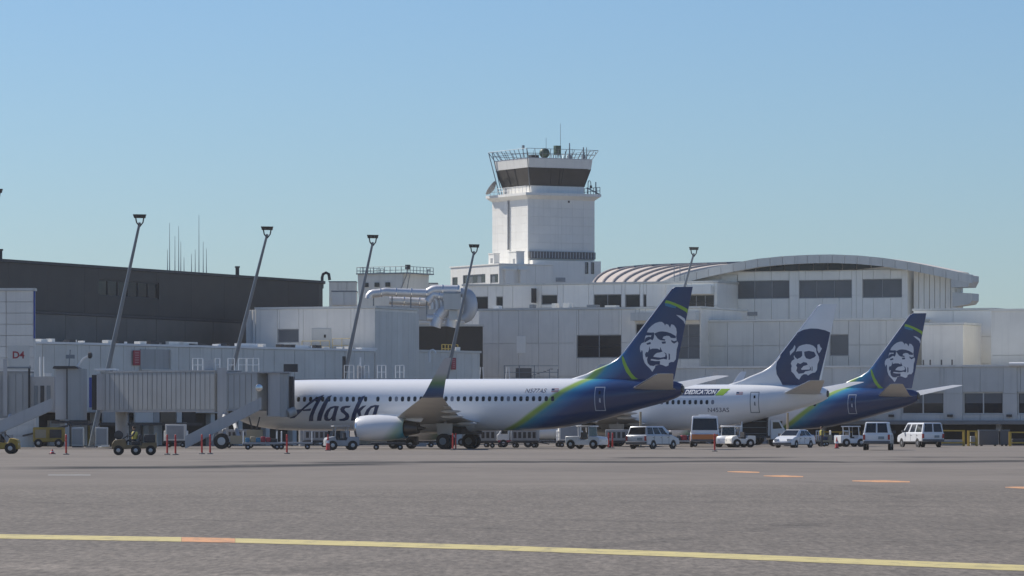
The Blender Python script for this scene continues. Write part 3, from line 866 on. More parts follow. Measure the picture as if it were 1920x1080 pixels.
for i in range(4):
    p = Vector((*rp[i], zr+.05)); q = Vector((*rp[i+1], zr+.05))
    for k in range(9):
        c = p+(q-p)*k/9; t_ = Vector((c.x*le, c.y*le, zr+hgt)); b.tube([c, t_], .045, 5)
    for f_ in (.5, 1.0):
        s_ = 1+(le-1)*f_; b.tube([Vector((p.x*s_,p.y*s_,zr+.05+hgt*f_)), Vector((q.x*s_,q.y*s_,zr+.05+hgt*f_))], .03, 5)
b.build('roof_railing', W['galv'], tower)
MB().tube([(-rt*le,-rt*le+9.6*.0,zr+hgt),(-4.1,-4.1,zbal)], .06, 5).build('stay_rod', W['galv'], tower)
MB().tube([(-rt*le, rt*le, zr+hgt),(-4.1, 4.1, zbal)], .06, 5).build('stay_rod', W['galv'], tower)
MB().tube([(-rt*le+.2, rt*le-.6, zr+hgt),(-4.0, 3.6, zbal)], .06, 5).build('stay_rod', W['galv'], tower)
MB().bar((4.1,-4.0,tz(348)), (5.3,-5.2,zbal), .1).build('stay_rod', W['galv'], tower)
fence('balcony_railing', tower, [(-5.3,5.3,zbal),(-5.3,-5.3,zbal)], .8, W['rail'], 1.0, .03)
fence('balcony_railing', tower, [(5.3,-5.3,zbal),(5.3,5.3,zbal)], .9, W['galv'], .8, .045)
def roof_xy(px):    # local x on the middle of the cab roof for a pixel column
    X = (px-960)*561/F; return (X - TC.x)
def w2l(X, Yo=0):   # world offset (X, Y) to tower local
    c, s = math.cos(TA), math.sin(TA); return (X*c + Yo*s, -X*s + Yo*c)
def rooftop(px): return w2l(roof_xy(px), 0)
x, y = rooftop(1021)
MB().lathe([(-.62,.15),(-.55,.40),(-.3,.62),(0,.68),(.3,.62),(.55,.40),(.62,.12)], 16, 'z', (x, y, tz(281))).build('radome', W['green'], tower, True)
b = MB()
for dx, dy in ((-.45,-.3),(.45,-.3),(0,.45)): b.tube([(x+dx,y+dy,zr+.1),(x+dx*.3,y+dy*.3,tz(288))], .07, 5)
b.build('radome_stand', W['galv'], tower)
x, y = rooftop(1045)
MB().box(x-.38,x+.38,y-.3,y+.3,tz(284),tz(267)).build('equipment_box', W['green'], tower)
b = MB()
for dx in (-.35,.35):
    for dy in (-.28,.28): b.tube([(x+dx*1.3,y+dy*1.3,zr+.1),(x+dx,y+dy,tz(284))], .05, 5)
b.build('box_stand', W['galv'], tower)
for (px, yt, r_) in ((981,270,.05),(1000,276,.03),(1024,252,.03),(1051,225,.03),(1060,277,.05),(1068,262,.09),(1073,273,.04),(1094,270,.10),(1100,270,.06),(1117,279,.06)):
    x, y = rooftop(px); zb2 = zr+.1 if px < 1110 else zr+.9
    o = MB().tube([(x,y,zb2),(x,y,(tz(yt)+zb2)/2),(x,y,tz(yt))], [r_*1.2,r_,r_*.7], 6)
    if px in (981,): o.box(x-.13,x+.13,y-.13,y+.13,tz(yt)-.1,tz(yt)+.25)
    if px in (1068,1094): o.box(x-.2,x+.2,y-.2,y+.2,zr+.1,zr+.75)
    o.build('antenna', W['galv'], tower)
x, y = rooftop(1000); MB().box(x-.5,x+.6,y-.4,y+.4,zr+.1,zr+.75).build('roof_unit', W['iron'], tower)
# dish on the left of the balcony, lamp on the right
x, y = -5.1, 3.9
MB().lathe([(0,.08),(.05,.5),(.2,.85),(.45,1.05),(.47,1.0),(.22,.75),(.08,.2)], 18, 'x', (0,0,0)).build('dish', W['grey'], tower, True).matrix_local = Matrix.Translation((x, y, zbal+.75)) @ Matrix.Rotation(R(140), 4, 'Z') @ Matrix.Rotation(R(-35), 4, 'Y')
MB().tube([(5.2,-4.4,zbal),(5.2,-4.4,zbal+1.6)], .07, 6).build('antenna', W['galv'], tower)
MB().tube([(5.3,-2.2,zbal),(5.3,-2.2,zbal+1.6),(5.4,-2.15,zbal+1.85),(5.65,-2.0,zbal+1.9),(5.85,-1.9,zbal+1.75),(5.9,-1.88,zbal+1.3)], .05, 6).build('lamp_bracket', W['galv'], tower)
MB().box(5.8,6.0,-2.0,-1.76,zbal+1.0,zbal+1.3).build('lamp_head', W['iron'], tower)
MB().box(.95,1.15,-hs-.1,-hs-.0,tz(378),tz(374.5)).build('wall_lamp', W['iron'], tower)

# --- lit block at the tower foot
base = thing('tower_annex', 'sunlit white annex block with windows at the left foot of the control tower', 'building', gD(936, 549), TA)
za0, za1 = 14, tz(496, 549)
LA = 13.2
MB().box(.2, 7.6, .2, LA, 5, za1-.05).build('wall', W['tower'], base)
def left_rect(px0, px1, yt, yb):      # pixel columns on the face x = 0 (running away to the left)
    def yy(px):
        k = (px-960)/F; A = base.location; d = Vector((-math.sin(TA), math.cos(TA)))
        return (k*A.y - A.x)/(d.x - k*d.y)
    a, b_ = yy(px1), yy(px0); D = 549 + (a+b_)/2*.88
    return a, b_, tz(yb, D), tz(yt, D)
wrects = [left_rect(848,858,520,540), left_rect(868,910,515,532), left_rect(919,934,514,531)]
for i in range(6):
    y0 = LA*i/6; y1 = LA*(i+1)/6
    cells = [(y0, y1, za0, za1)]
    for h_ in wrects:
        nr = []
        for (a, b_, c, d) in cells:
            if h_[1] <= a or h_[0] >= b_ or h_[3] <= c or h_[2] >= d: nr.append((a,b_,c,d)); continue
            if h_[0] > a: nr.append((a, h_[0], c, d))
            if h_[1] < b_: nr.append((h_[1], b_, c, d))
            if h_[2] > c: nr.append((max(a,h_[0]), min(b_,h_[1]), c, h_[2]))
            if h_[3] < d: nr.append((max(a,h_[0]), min(b_,h_[1]), h_[3], d))
        cells = nr
    for (a, b_, c, d) in cells:
        if b_-a > .05 and d-c > .05: MB().box(0, .195, a+.012, b_-.012, c+.012, d-.012).build('wall_panel', W['tower'], base)
for (a, b_, c, d) in wrects:
    n = max(1, round((b_-a)/1.3))
    f = MB().box(.08,.17,a+.005,a+.1,c+.005,d-.005).box(.08,.17,b_-.1,b_-.005,c+.005,d-.005).box(.08,.17,a+.1,b_-.1,d-.1,d-.005).box(.08,.17,a+.1,b_-.1,c+.005,c+.1)
    wnd = f.build('window', W['grey'], base)
    for k in range(n):
        y0 = a+.1+(b_-a-.2)*k/n; y1 = a+.1+(b_-a-.2)*(k+1)/n
        MB().box(.13,.16,y0+.03,y1-.03,c+.12,d-.12).build('pane', W['glassg'] if k % 2 else W['glass'], wnd)
tile(base, .2, 7.6, za0, za1, 2.4, 6, [], W['tower'], .2, .03)
MB().box(-.1, 7.7, -.1, LA+.1, za1+.002, za1+.15).build('coping', W['tower'], base)
for (px, w_) in ((945, 1.1), (972, 1.0)):
    x = (px-936)/14.9/.88
    MB().box(x, x+w_, -.5, -.02, tz(534,549), tz(506,549)).build('stair_head', W['tower'], base)
    MB().box(x-.25, x+w_+.3, -.6, -.02, tz(506,549)+.01, tz(504,549)+.05).build('hood', W['tower'], base)
def cube_block(label, px0, px1, yt, yb, D):
    p = gD(px0, D); s_ = (px1-px0)/F*D
    rt_ = thing('roof_housing', label, 'roof housing', (p.x, p.y, 0), TA)
    z0_, z1_ = tz(yb, D), tz(yt, D)
    MB().box(0, s_, 0, s_*1.8, z0_, z1_).build('wall', W['tower'], rt_); MB().box(-.06, s_+.06, -.06, s_*1.8+.06, z1_+.002, z1_+.1).build('coping', W['tower'], rt_)
    MB().box(-.02, -.004, .3, .9, z0_+.2, z0_+.8).build('hatch', W['grey'], rt_)
cube_block('small white housing on the annex roof left of the tower shaft', 926, 938, 476, 496, 553)
cube_block('small white housing against the lit foot of the tower shaft', 968, 985, 472, 497, 551)

# ------------------------------------------------------------------ leaning light masts
def light_mast(top, basepx, Dt, label, headw=1.0):
    s_ = F / Dt
    T = at(top[0], top[1], Dt)
    dX = (top[0]-basepx[0]) / s_ ; dZ = (basepx[1]-top[1]) / s_
    slope = dX / dZ                                   # lateral lean per metre of height
    bx = T.x - slope*T.z; by = T.y + slope*T.z*.45
    rt_ = thing('light_mast', label, 'light mast', (bx, by, 0), 0, 'leaning apron light masts')
    tl = T - Vector((bx, by, 0))
    MB().tube([(0,0,0), tl*.5, tl], [.24,.19,.11], 10).build('mast', W['galv'], rt_, True)
    MB().box(-.4,.4,-.4,.4,0,.12).build('base_plate', W['galv'], rt_)
    ax_ = Vector((.93, .36, 0))
    b = MB()
    for k in (-1, 1): b.tube([tl-Vector((0,0,.35)), tl+ax_*.28*k*headw, tl+ax_*.36*k*headw+Vector((0,0,.42))], .06, 6)
    b.tube([tl-ax_*.5*headw+Vector((0,0,.42)), tl+ax_*.5*headw+Vector((0,0,.42))], .07, 6)
    b.build('yoke', W['lamp'], rt_)
    for k in (-1, 0, 1):
        c = tl + ax_*.36*k*headw + Vector((0, -.05, .52))
        lo = [c+Vector((-.13,-.3,-.1)), c+Vector((.13,-.3,-.1)), c+Vector((.13,.2,-.1)), c+Vector((-.13,.2,-.1))]
        hi = [c+Vector((-.2,-.42,.14)), c+Vector((.2,-.42,.14)), c+Vector((.2,.3,.16)), c+Vector((-.2,.3,.16))]
        MB().hexa(lo, hi).build('lamp_head', W['lamp'], rt_)
light_mast((-8,370), (-80,690), 350, 'leaning light mast whose lamp just enters the left edge')
light_mast((262,417), (200,690), 371, 'tallest leaning light mast in front of the dark window strip')
light_mast((501,439), (440,670), 391, 'leaning light mast crossing the fluted left corner of the plant room')
light_mast((699,454), (650,680), 412, 'leaning light mast crossing the plant room and small ramp tower')
light_mast((889,471), (841,690), 433, 'leaning light mast in front of the silver duct elbows')
light_mast((1301,475), (1256,640), 478, 'leaning light mast rising behind the nearest blue tail')

# ------------------------------------------------------------------ boarding bridges
def ribbed(parent, name, P0, P1, w, z0, z1, m, rib=.55, rails=True):
    """a ribbed tunnel from P0 to P1 (local xy), width w"""
    p = Vector((*P0, 0)); q = Vector((*P1, 0)); d = (q-p).normalized(); n = Vector((d.y, -d.x, 0)); L_ = (q-p).length
    def c(s_, o_, z): return p + d*s_ + n*o_ + Vector((0,0,z))
    h = w/2
    o = MB().hexa([c(0,h,z0),c(L_,h,z0),c(L_,-h,z0),c(0,-h,z0)], [c(0,h,z1),c(L_,h,z1),c(L_,-h,z1),c(0,-h,z1)]).build(name, m, parent)
    k = 0; nr = int(L_/rib)
    for k in range(nr):
        s0 = k*L_/nr+.04; s1 = (k+1)*L_/nr-.04
        MB().hexa([c(s0,h+.05,z0+.12),c(s1,h+.05,z0+.12),c(s1,h+.003,z0+.12),c(s0,h+.003,z0+.12)], [c(s0,h+.05,z1-.12),c(s1,h+.05,z1-.12),c(s1,h+.003,z1-.12),c(s0,h+.003,z1-.12)]).build('side_panel', m, o)
    for zz in (z0-.08, z1-.06):
        MB().hexa([c(0,h+.07,zz),c(L_,h+.07,zz),c(L_,-h-.07,zz),c(0,-h-.07,zz)], [c(0,h+.07,zz+.12),c(L_,h+.07,zz+.12),c(L_,-h-.07,zz+.12),c(0,-h-.07,zz+.12)]).build('edge_beam', W['grey'], o)
    return o
def wheel_pair(parent, c, r_=.5, name='wheel'):
    for dx in (-.55, .15):
        w_ = MB().lathe([(0,r_*.55),(.02,r_*.96),(.08,r_),(.30,r_),(.36,r_*.96),(.38,r_*.55)], 20, 'y', (c[0], c[1]+dx, r_)).build(name, W['tyre'], parent, True)
        MB().lathe([(-.01,r_*.2),(-.005,r_*.5),(.1,r_*.52),(.385,r_*.5)], 14, 'y', (c[0], c[1]+dx, r_)).build('rim', W['rim'], w_, True)
def stairs(parent, a, b_, wd_=.9):
    a = Vector(a); b_ = Vector(b_); n = 14
    st = MB()
    for o_ in (0, wd_):
        st.hexa([a+Vector((0,o_,-.1)), b_+Vector((0,o_,-.1)), b_+Vector((0,o_+.06,-.1)), a+Vector((0,o_+.06,-.1))],
                [a+Vector((0,o_,.85)), b_+Vector((0,o_,.85)), b_+Vector((0,o_+.06,.85)), a+Vector((0,o_+.06,.85))])
    s_ = st.build('stair_stringer', W['tunnel2'], parent)
    for k in range(n):
        c = a + (b_-a)*(k+.5)/n
        MB().box(c.x-.14, c.x+.14, c.y+.065, c.y+wd_-.005, c.z-.03, c.z+.01).build('step', W['galv'], s_)
def loc(p, rt_): return Vector(p) - rt_.location

# bridge docked at the nearest aircraft
br = thing('boarding_bridge', 'ribbed grey boarding bridge docked at the nearest aircraft', 'boarding bridge', gD(330, 360))
def bl(px, D): return tuple(loc(gD(px, D), br).xy)
z0b, z1b = 3.05, 6.05
ribbed(br, 'tunnel', bl(214, 360), bl(428, 351.2), 2.9, z0b-.05, z1b+.12, W['tunnel'])
ribbed(br, 'tunnel', bl(426, 351.2), bl(502, 348.6), 2.4, z0b+.02, z1b-.08, W['tunnel'], .6)
p = bl(420, 351.2); MB().box(p[0]-.42, p[0]+.34, p[1]-1.62, p[1]-1.4, 2.2, z1b+.35).build('tunnel_joint', W['tunnel2'], br)
# far end vestibule with dark frame
p0 = bl(176, 360); p1 = bl(213, 360)
MB().box(p0[0]+.35, p1[0], p0[1]-1.3, p0[1]+1.6, z0b+.05, z1b).build('vestibule', W['tunnel2'], br)
MB().box(p1[0]-.16, p1[0]+.05, p0[1]-1.42, p0[1]-1.32, z0b-.1, z1b+.25).build('vestibule_frame', W['bellow'], br)
MB().box(p0[0]+.2, p1[0]+.3, p0[1]-1.45, p0[1]+1.6, z1b+.26, z1b+.42).build('vestibule_roof', W['rail'], br)
MB().box(p0[0]-.05, p0[0]+.34, p0[1]-1.2, p0[1]+1.5, z0b+.05, z1b-.1).build('bellows', W['bellow'], br)
MB().box(p0[0]-.28, p0[0]-.06, p0[1]-1.2, p0[1]+1.5, z0b+.25, z1b-.3).build('bellows_edge', W['blue'], br)
# cab
c0 = bl(502, 348.8)
cz0, cz1 = 2.55, 5.95
MB().hexa([(c0[0],c0[1]-1.5,cz0),(c0[0]+1.05,c0[1]-1.6,cz0),(c0[0]+1.05,c0[1]+1.4,cz0),(c0[0],c0[1]+1.4,cz0)], [(c0[0],c0[1]-1.5,cz1),(c0[0]+1.05,c0[1]-1.6,cz1),(c0[0]+1.05,c0[1]+1.4,cz1),(c0[0],c0[1]+1.4,cz1)]).build('cab', W['tunnel2'], br)
prev = c0[0]+1.05
rr = []
for k in range(5):
    a = R(90)*k/4
    rr.append((prev+.7*math.sin(a), c0[1]-1.62+.7*(1-math.cos(a))))
pts = [(prev+.01, c0[1]+1.4)] + [(prev+.01, c0[1]-1.62)] + rr[1:] + [(prev+.7, c0[1]+1.4)]
MB().rings([[(x,y,cz0-.05) for x,y in pts], [(x,y,cz1-.05) for x,y in pts]]).build('cab_curtain', W['tunnel'], br, True)
MB().box(prev+.72, prev+1.0, c0[1]-1.0, c0[1]+1.5, cz0+.5, cz1-.25).build('canopy_bellows', W['bellow'], br)
MB().tube([(prev+.6,c0[1]-1.25,cz0+.2),(prev+1.15,c0[1]-1.0,cz0+.45)], .36, 10).build('canopy_pad', W['tunnel'], br, True)
MB().hexa([(c0[0]-.6,c0[1]-1.7,cz1),(prev+.75,c0[1]-1.75,cz1-.02),(prev+.75,c0[1]+1.5,cz1-.02),(c0[0]-.6,c0[1]+1.5,cz1)], [(c0[0]-.6,c0[1]-1.7,cz1+.1),(prev+.75,c0[1]-1.75,cz1+.12),(prev+.75,c0[1]+1.5,cz1+.12),(c0[0]-.6,c0[1]+1.5,cz1+.1)]).build('cab_roof', W['grey'], br)
MB().box(c0[0]+.02, c0[0]+.09, c0[1]-1.68, c0[1]-1.52, cz0+.1, cz1-.05).build('cab_seam', W['bellow'], br)
MB().box(c0[0]+1.2, c0[0]+2.3, c0[1]+1.0, c0[1]+2.0, cz1+.13, cz1+.75).build('air_conditioner', W['iron'], br)
q = bl(486, 347.6); MB().lathe([(-.05,.05),(0,.28),(.06,.3),(.1,.2)], 14, 'y', (q[0], q[1]-.3, 4.8)).build('mirror', W['bare'], br, True)
MB().tube([(q[0],q[1]-.2,4.8),(q[0]+.1,q[1]+.9,5.2)], .04, 5).build('mirror_arm', W['iron'], br)
# wheel carriage
q = bl(416, 343)
wheel_pair(br, (q[0], q[1], 0), .62)
MB().box(q[0]-.15, q[0]+1.9, q[1]-.5, q[1]+.6, .55, 1.0).build('axle_beam', W['grey'], br)
MB().box(q[0]+.7, q[0]+2.6, q[1]-.65, q[1]-.5, .4, 1.05).build('drive_box', W['tan'], br)
for dx in (.15, 1.3): MB().tube([(q[0]+dx, q[1]+.3, .9), (p[0]+.4*dx, p[1]-.4, z0b)], .16, 8).build('lift_column', W['tunnel2'], br)
MB().box(p[0]-.35, p[0]+.45, p[1]-1.55, p[1]-1.1, 1.0, 3.0).build('leg_cover', W['tunnel2'], br)
q0 = loc(gD(347, 342), br); q1 = loc(gD(489, 346.2), br)
stairs(br, (q0.x, q0.y, .15), (q1.x, q1.y, 3.2))
for (x0, x1) in ((362,381),(404,413),(428,440),(448,462),(464,486)):
    a = bl(x0, 353); b_ = bl(x1, 353)
    fence('roof_railing', br, [(a[0], a[1]-.3, z1b+.1), (b_[0], b_[1]-.3, z1b+.1)], 1.05, W['rail'], .5, .035)
a = bl(393, 353); MB().box(a[0]-.42, a[0]+.3, a[1]-.3, a[1]+.5, z1b+.14, z1b+1.0).build('roof_unit', W['tunnel2'], br)
for k, (px, pt) in enumerate(((473,786),(481,786))):
    a = loc(gD(px, 347.5), br); MB().tube([(a.x+(.25 if k else -.25), a.y, cz0-.05), (a.x, a.y, 1.5)], .06, 6).build('cab_strut', W['iron'], br)
MB().box(a.x-.75, a.x+.5, a.y-.3, a.y+.5, .5, 1.5).build('equipment_locker', W['tan'], br)
MB().tube([(bl(214,360)[0]+.6, bl(214,360)[1], 0), (bl(214,360)[0]+.6, bl(214,360)[1], z0b)], .5, 14).build('rotunda_column', W['grey'], br, True)

# left bridge with D4 board
b0 = thing('boarding_bridge', 'boarding bridge at the left edge carrying the red D4 gate number', 'boarding bridge', gD(60, 352))
def bl0(px, D): return tuple(loc(gD(px, D), b0).xy)
ribbed(b0, 'tunnel', bl0(-60, 352), bl0(60, 352), 2.8, 2.5, 6.1, W['tunnel'])
a = bl0(8, 350.4); MB().box(a[0]-.05, a[0]+.25, a[1]-.3, a[1]-.05, 2.6, 7.1).build('tunnel_joint', W['tunnel2'], b0)
a = bl0(60, 352); MB().box(a[0]-.1, a[0]+1.9, a[1]-1.2, a[1]+1.4, 2.9, 5.7).build('vestibule', W['tunnel2'], b0)
MB().box(a[0]-.14, a[0]+.02, a[1]-1.5, a[1]-1.42, 2.6, 6.6).build('vestibule_frame', W['bellow'], b0)
for k in range(3): MB().box(a[0]+.3+.5*k, a[0]+.6+.5*k, a[1]-1.26, a[1]-1.2, 3.4, 5.0).build('control_panel', (W['galv'], W['iron'], W['galv'])[k], b0)
a = bl0(107, 348); b_ = bl0(160, 347)
MB().box(a[0], a[0]+.95, a[1]-1.3, a[1]+1.4, 2.3, 6.25).build('cab', W['tunnel2'], b0)
x0 = a[0]+.97; rr = [(x0+1.25*math.sin(R(90)*k/5), a[1]-1.45+1.25*(1-math.cos(R(90)*k/5))*.8) for k in range(6)]
pts = [(x0, a[1]+1.4)] + rr + [(x0+1.25, a[1]+1.4)]
MB().rings([[(x,y,2.25) for x,y in pts], [(x,y,6.3) for x,y in pts]]).build('cab_curtain', W['tunnel'], b0, True)
MB().box(x0-.08, x0-.005, a[1]-1.48, a[1]-1.32, 2.3, 6.28).build('cab_seam', W['bellow'], b0)
MB().hexa([(a[0]-.2,a[1]-1.6,6.3),(x0+.9,a[1]-1.6,6.3),(x0+.9,a[1]+1.5,6.3),(a[0]-.2,a[1]+1.5,6.3)], [(a[0]-.1,a[1]-1.6,6.5),(x0+.6,a[1]-1.6,6.5),(x0+.6,a[1]+1.5,6.5),(a[0]-.1,a[1]+1.5,6.5)]).build('cab_roof', W['iron'], b0)
MB().box(a[0]-.3, x0+1.6, a[1]-1.5, a[1]+1.2, 2.0, 2.22).build('cab_floor', W['iron'], b0)
MB().tube([(x0+.75,a[1]-1.0,6.5),(x0+1.2,a[1]-1.0,7.1),(x0+1.7,a[1]-1.0,7.35)], .09, 6).build('canopy_arm', W['rail'], b0)
MB().lathe([(-.05,.05),(0,.24),(.2,.26),(.3,.12)], 12, 'x', (x0+1.6, a[1]-1.0, 7.35)).build('floodlight', W['iron'], b0, True)
MB().tube([(a[0]+1.0,a[1]-.6,6.5),(a[0]+1.1,a[1]-.6,7.8)], .05, 6).box(a[0]+.75,a[0]+1.45,a[1]-.7,a[1]-.5,7.1,7.4).build('camera_mast', W['galv'], b0)
s0 = loc(gD(-12, 343), b0); s1 = loc(gD(96, 344.5), b0)
stairs(b0, (s0.x, s0.y, 1.15), (s1.x, s1.y, 3.1))
q = bl0(-4, 343); wheel_pair(b0, (q[0], q[1], 0), .6)
MB().box(q[0]-.5, q[0]+1.1, q[1]-.4, q[1]+.6, .5, 1.1).build('axle_beam', W['grey'], b0)
MB().tube([(q[0]+.3,q[1]+.5,1.0),(q[0]+.3,q[1]+6,2.6)], .2, 8).build('lift_column', W['tunnel2'], b0)
for px in (75, 82): 
    a2 = bl0(px, 351); MB().tube([(a2[0],a2[1],5.75),(a2[0],a2[1],7.3)], .05, 5).build('roof_post', W['rail'], b0)
a2 = bl0(90, 351); MB().box(a2[0]-.2, a2[0]+.3, a2[1]-.3, a2[1]+.3, 5.75, 6.0).build('roof_unit', W['rail'], b0)
wd4 = Wall(-8, 351, 58, 351)
r = wd4.rect(16, 57, 648, 688); o_ = loc(wd4.A, b0)
MB().box(o_.x+r[0], o_.x+r[1], o_.y-.6, o_.y-.5, r[2], r[3]).build('gate_board', W['panel2'], b0)
MB().box(o_.x+r[0]-.1, o_.x+r[1]+.1, o_.y-.65, o_.y-.45, r[2]-.12, r[2]-.005).build('board_ledge', W['galv'], b0)
me = text_mesh('D4', .78, 0, .02)
me.transform(Matrix.Rotation(R(90), 4, 'X'))
o = obj('gate_number', me, W['redsign'], b0); o.location = (o_.x+wd4.s_(36), o_.y-.612, wd4.z(36, 672))

# bridge behind the nearest aircraft: only its roof line and railings show over the fuselage
b2 = thing('boarding_bridge', 'far boarding bridge seen only as roof and white railings above the fuselage', 'boarding bridge', gD(690, 392))
def bl2(px, D): return tuple(loc(gD(px, D), b2).xy)
ribbed(b2, 'tunnel', bl2(548, 397), bl2(800, 388), 2.8, 3.0, 5.95, W['tunnel'])
for (x0, x1, st) in ((646,664,.45),(672,678,.4),(684,692,.4),(708,724,.5),(742,758,.35)):
    a = bl2(x0, 391); b_ = bl2(x1, 391)
    fence('roof_railing', b2, [(a[0], a[1]-.4, 5.98), (b_[0], b_[1]-.4, 5.98)], 1.2, W['rail'], st, .04)
a = bl2(680, 391); MB().box(a[0]-.5, a[0]+.1, a[1]-.3, a[1]+.4, 5.98, 7.1).build('roof_unit', W['tunnel2'], b2)
MB().tube([(a[0]-.2,a[1],7.1),(a[0]-.2,a[1],7.9)], .09, 6).build('roof_post', W['rail'], b2)
a = bl2(650, 392); MB().box(a[0]-.4, a[0]-.1, a[1]+.4, a[1]+.8, 5.98, 8.0).build('roof_pillar', W['iron'], b2)
a = bl2(800, 389); MB().tube([(a[0]-.5,a[1],0),(a[0]-.5,a[1],3)], .5, 12).build('rotunda_column', W['grey'], b2, True)
a = bl2(560, 396); MB().tube([(a[0]+.5,a[1],0),(a[0]+.5,a[1],3)], .5, 12).build('rotunda_column', W['grey'], b2, True)
# two step ladders standing on the low roof behind the fuselage
for i, (px, D) in enumerate(((903,455),(952,455))):
    z_ = 6.0
    ld = thing('boarding_ladder', ('left' if i == 0 else 'right') + ' white trestle ladder showing above the nearest fuselage', 'ladder', gD(px, D), 0, 'trestle ladders behind the fuselage')
    for s_ in (-1, 1):
        b = MB()
        for dy in (-.3, .3): b.bar((s_*.75, dy, 0), (s_*.10, dy, 7.9), .07)
        for k in range(1, 14): b.bar((s_*(.75-.05*k*.93), -.3, k*.58), (s_*(.75-.05*k*.93), .3, k*.58), .05)
        b.build('ladder_leg', W['rail'], ld)

# ------------------------------------------------------------------ aircraft
ST = [  # x, half width, top, bottom
 (0,.03,3.10,3.02),(.12,.30,3.38,2.76),(.4,.62,3.68,2.46),(1.0,1.02,4.02,2.12),(1.7,1.30,4.32,1.88),(2.3,1.46,4.72,1.74),(3.0,1.60,5.06,1.62),(4.2,1.78,5.33,1.50),(5.6,1.87,5.46,1.44),
 (7,1.88,5.49,1.43),(10,1.88,5.50,1.42),(14,1.88,5.50,1.42),(18,1.88,5.50,1.42),(22,1.88,5.50,1.42),(25.5,1.88,5.50,1.44),(27.5,1.86,5.50,1.56),(29,1.80,5.50,1.76),(31,1.63,5.49,2.16),
 (33,1.36,5.47,2.66),(35,1.02,5.43,3.20),(36.6,.70,5.36,3.62),(37.5,.48,5.25,3.95),(38.0,.34,5.05,4.22)]
def sec(x):
    for a, b_ in zip(ST, ST[1:]):
        if a[0] <= x <= b_[0]:
            t = (x-a[0])/(b_[0]-a[0]); return [a[i]+(b_[i]-a[i])*t for i in (1,2,3)]
    return list(ST[-1][1:])
def side_y(x, z, off=.0):            # port skin (negative y)
    w, t, b_ = sec(x); zc_ = b_ + .53*(t-b_)
    r_ = (t-zc_) if z > zc_ else (zc_-b_)
    q = max(0, 1-((z-zc_)/r_)**2)
    y = -w*math.sqrt(q)
    # push outwards along the normal
    ny = y/(w*w); nz = (z-zc_)/(r_*r_); n = math.hypot(ny, nz) or 1
    return y + off*ny/n, z + off*nz/n
FIN_LE = [(28.6,5.40),(30.1,5.84),(31.0,6.24),(32.0,6.62),(32.7,7.0),(33.3,7.6),(33.9,8.35),(37.2,12.45),(37.45,12.56)]
def fin_le(z):
    for a, b_ in zip(FIN_LE, FIN_LE[1:]):
        if a[1] <= z <= b_[1]: return a[0]+(b_[0]-a[0])*(z-a[1])/(b_[1]-a[1])
    return FIN_LE[0][0] if z < FIN_LE[0][1] else FIN_LE[-1][0]
def fin_te(z): return 37.3+(38.86-37.3)*(z-5.2)/(12.57-5.2)
def fin_t(x, z):                     # half thickness
    le = max(fin_le(z), 30.5 if z < 6.3 else 0) if z < 6.3 else fin_le(z)
    le = fin_le(z); te = fin_te(z); c = te-le; u = min(1, max(0, (x-le)/c))
    tm = .055*min(c, 4.8)
    return tm*2.6*(math.sqrt(u)*.62 - .30*u - .32*u*u) + .012
def airfoil(n=9):
    pts = []
    for k in range(n): 
        u = 1-math.cos(math.pi/2*k/(n-1)) if False else (k/(n-1))**1.6
        pts.append(u)
    return pts
def wing_rings(secs, side):
    us = airfoil(9); rings = []
    for (y, le, c, z, t, cant) in secs:
        ring = []
        def th(u): return t*c*2.6*(math.sqrt(u)*.62-.30*u-.32*u*u)
        lo = []; up = []
        for u in us:
            h_ = th(u); cz = math.cos(cant); sz = math.sin(cant)
            up.append((le+c*u, side*(y - h_*sz*.9), z + h_*cz*.9)); lo.append((le+c*u, side*(y + h_*sz*.6), z - h_*cz*.6))
        ring = up + list(reversed(lo[1:-1])) 
        rings.append(ring)
    return rings

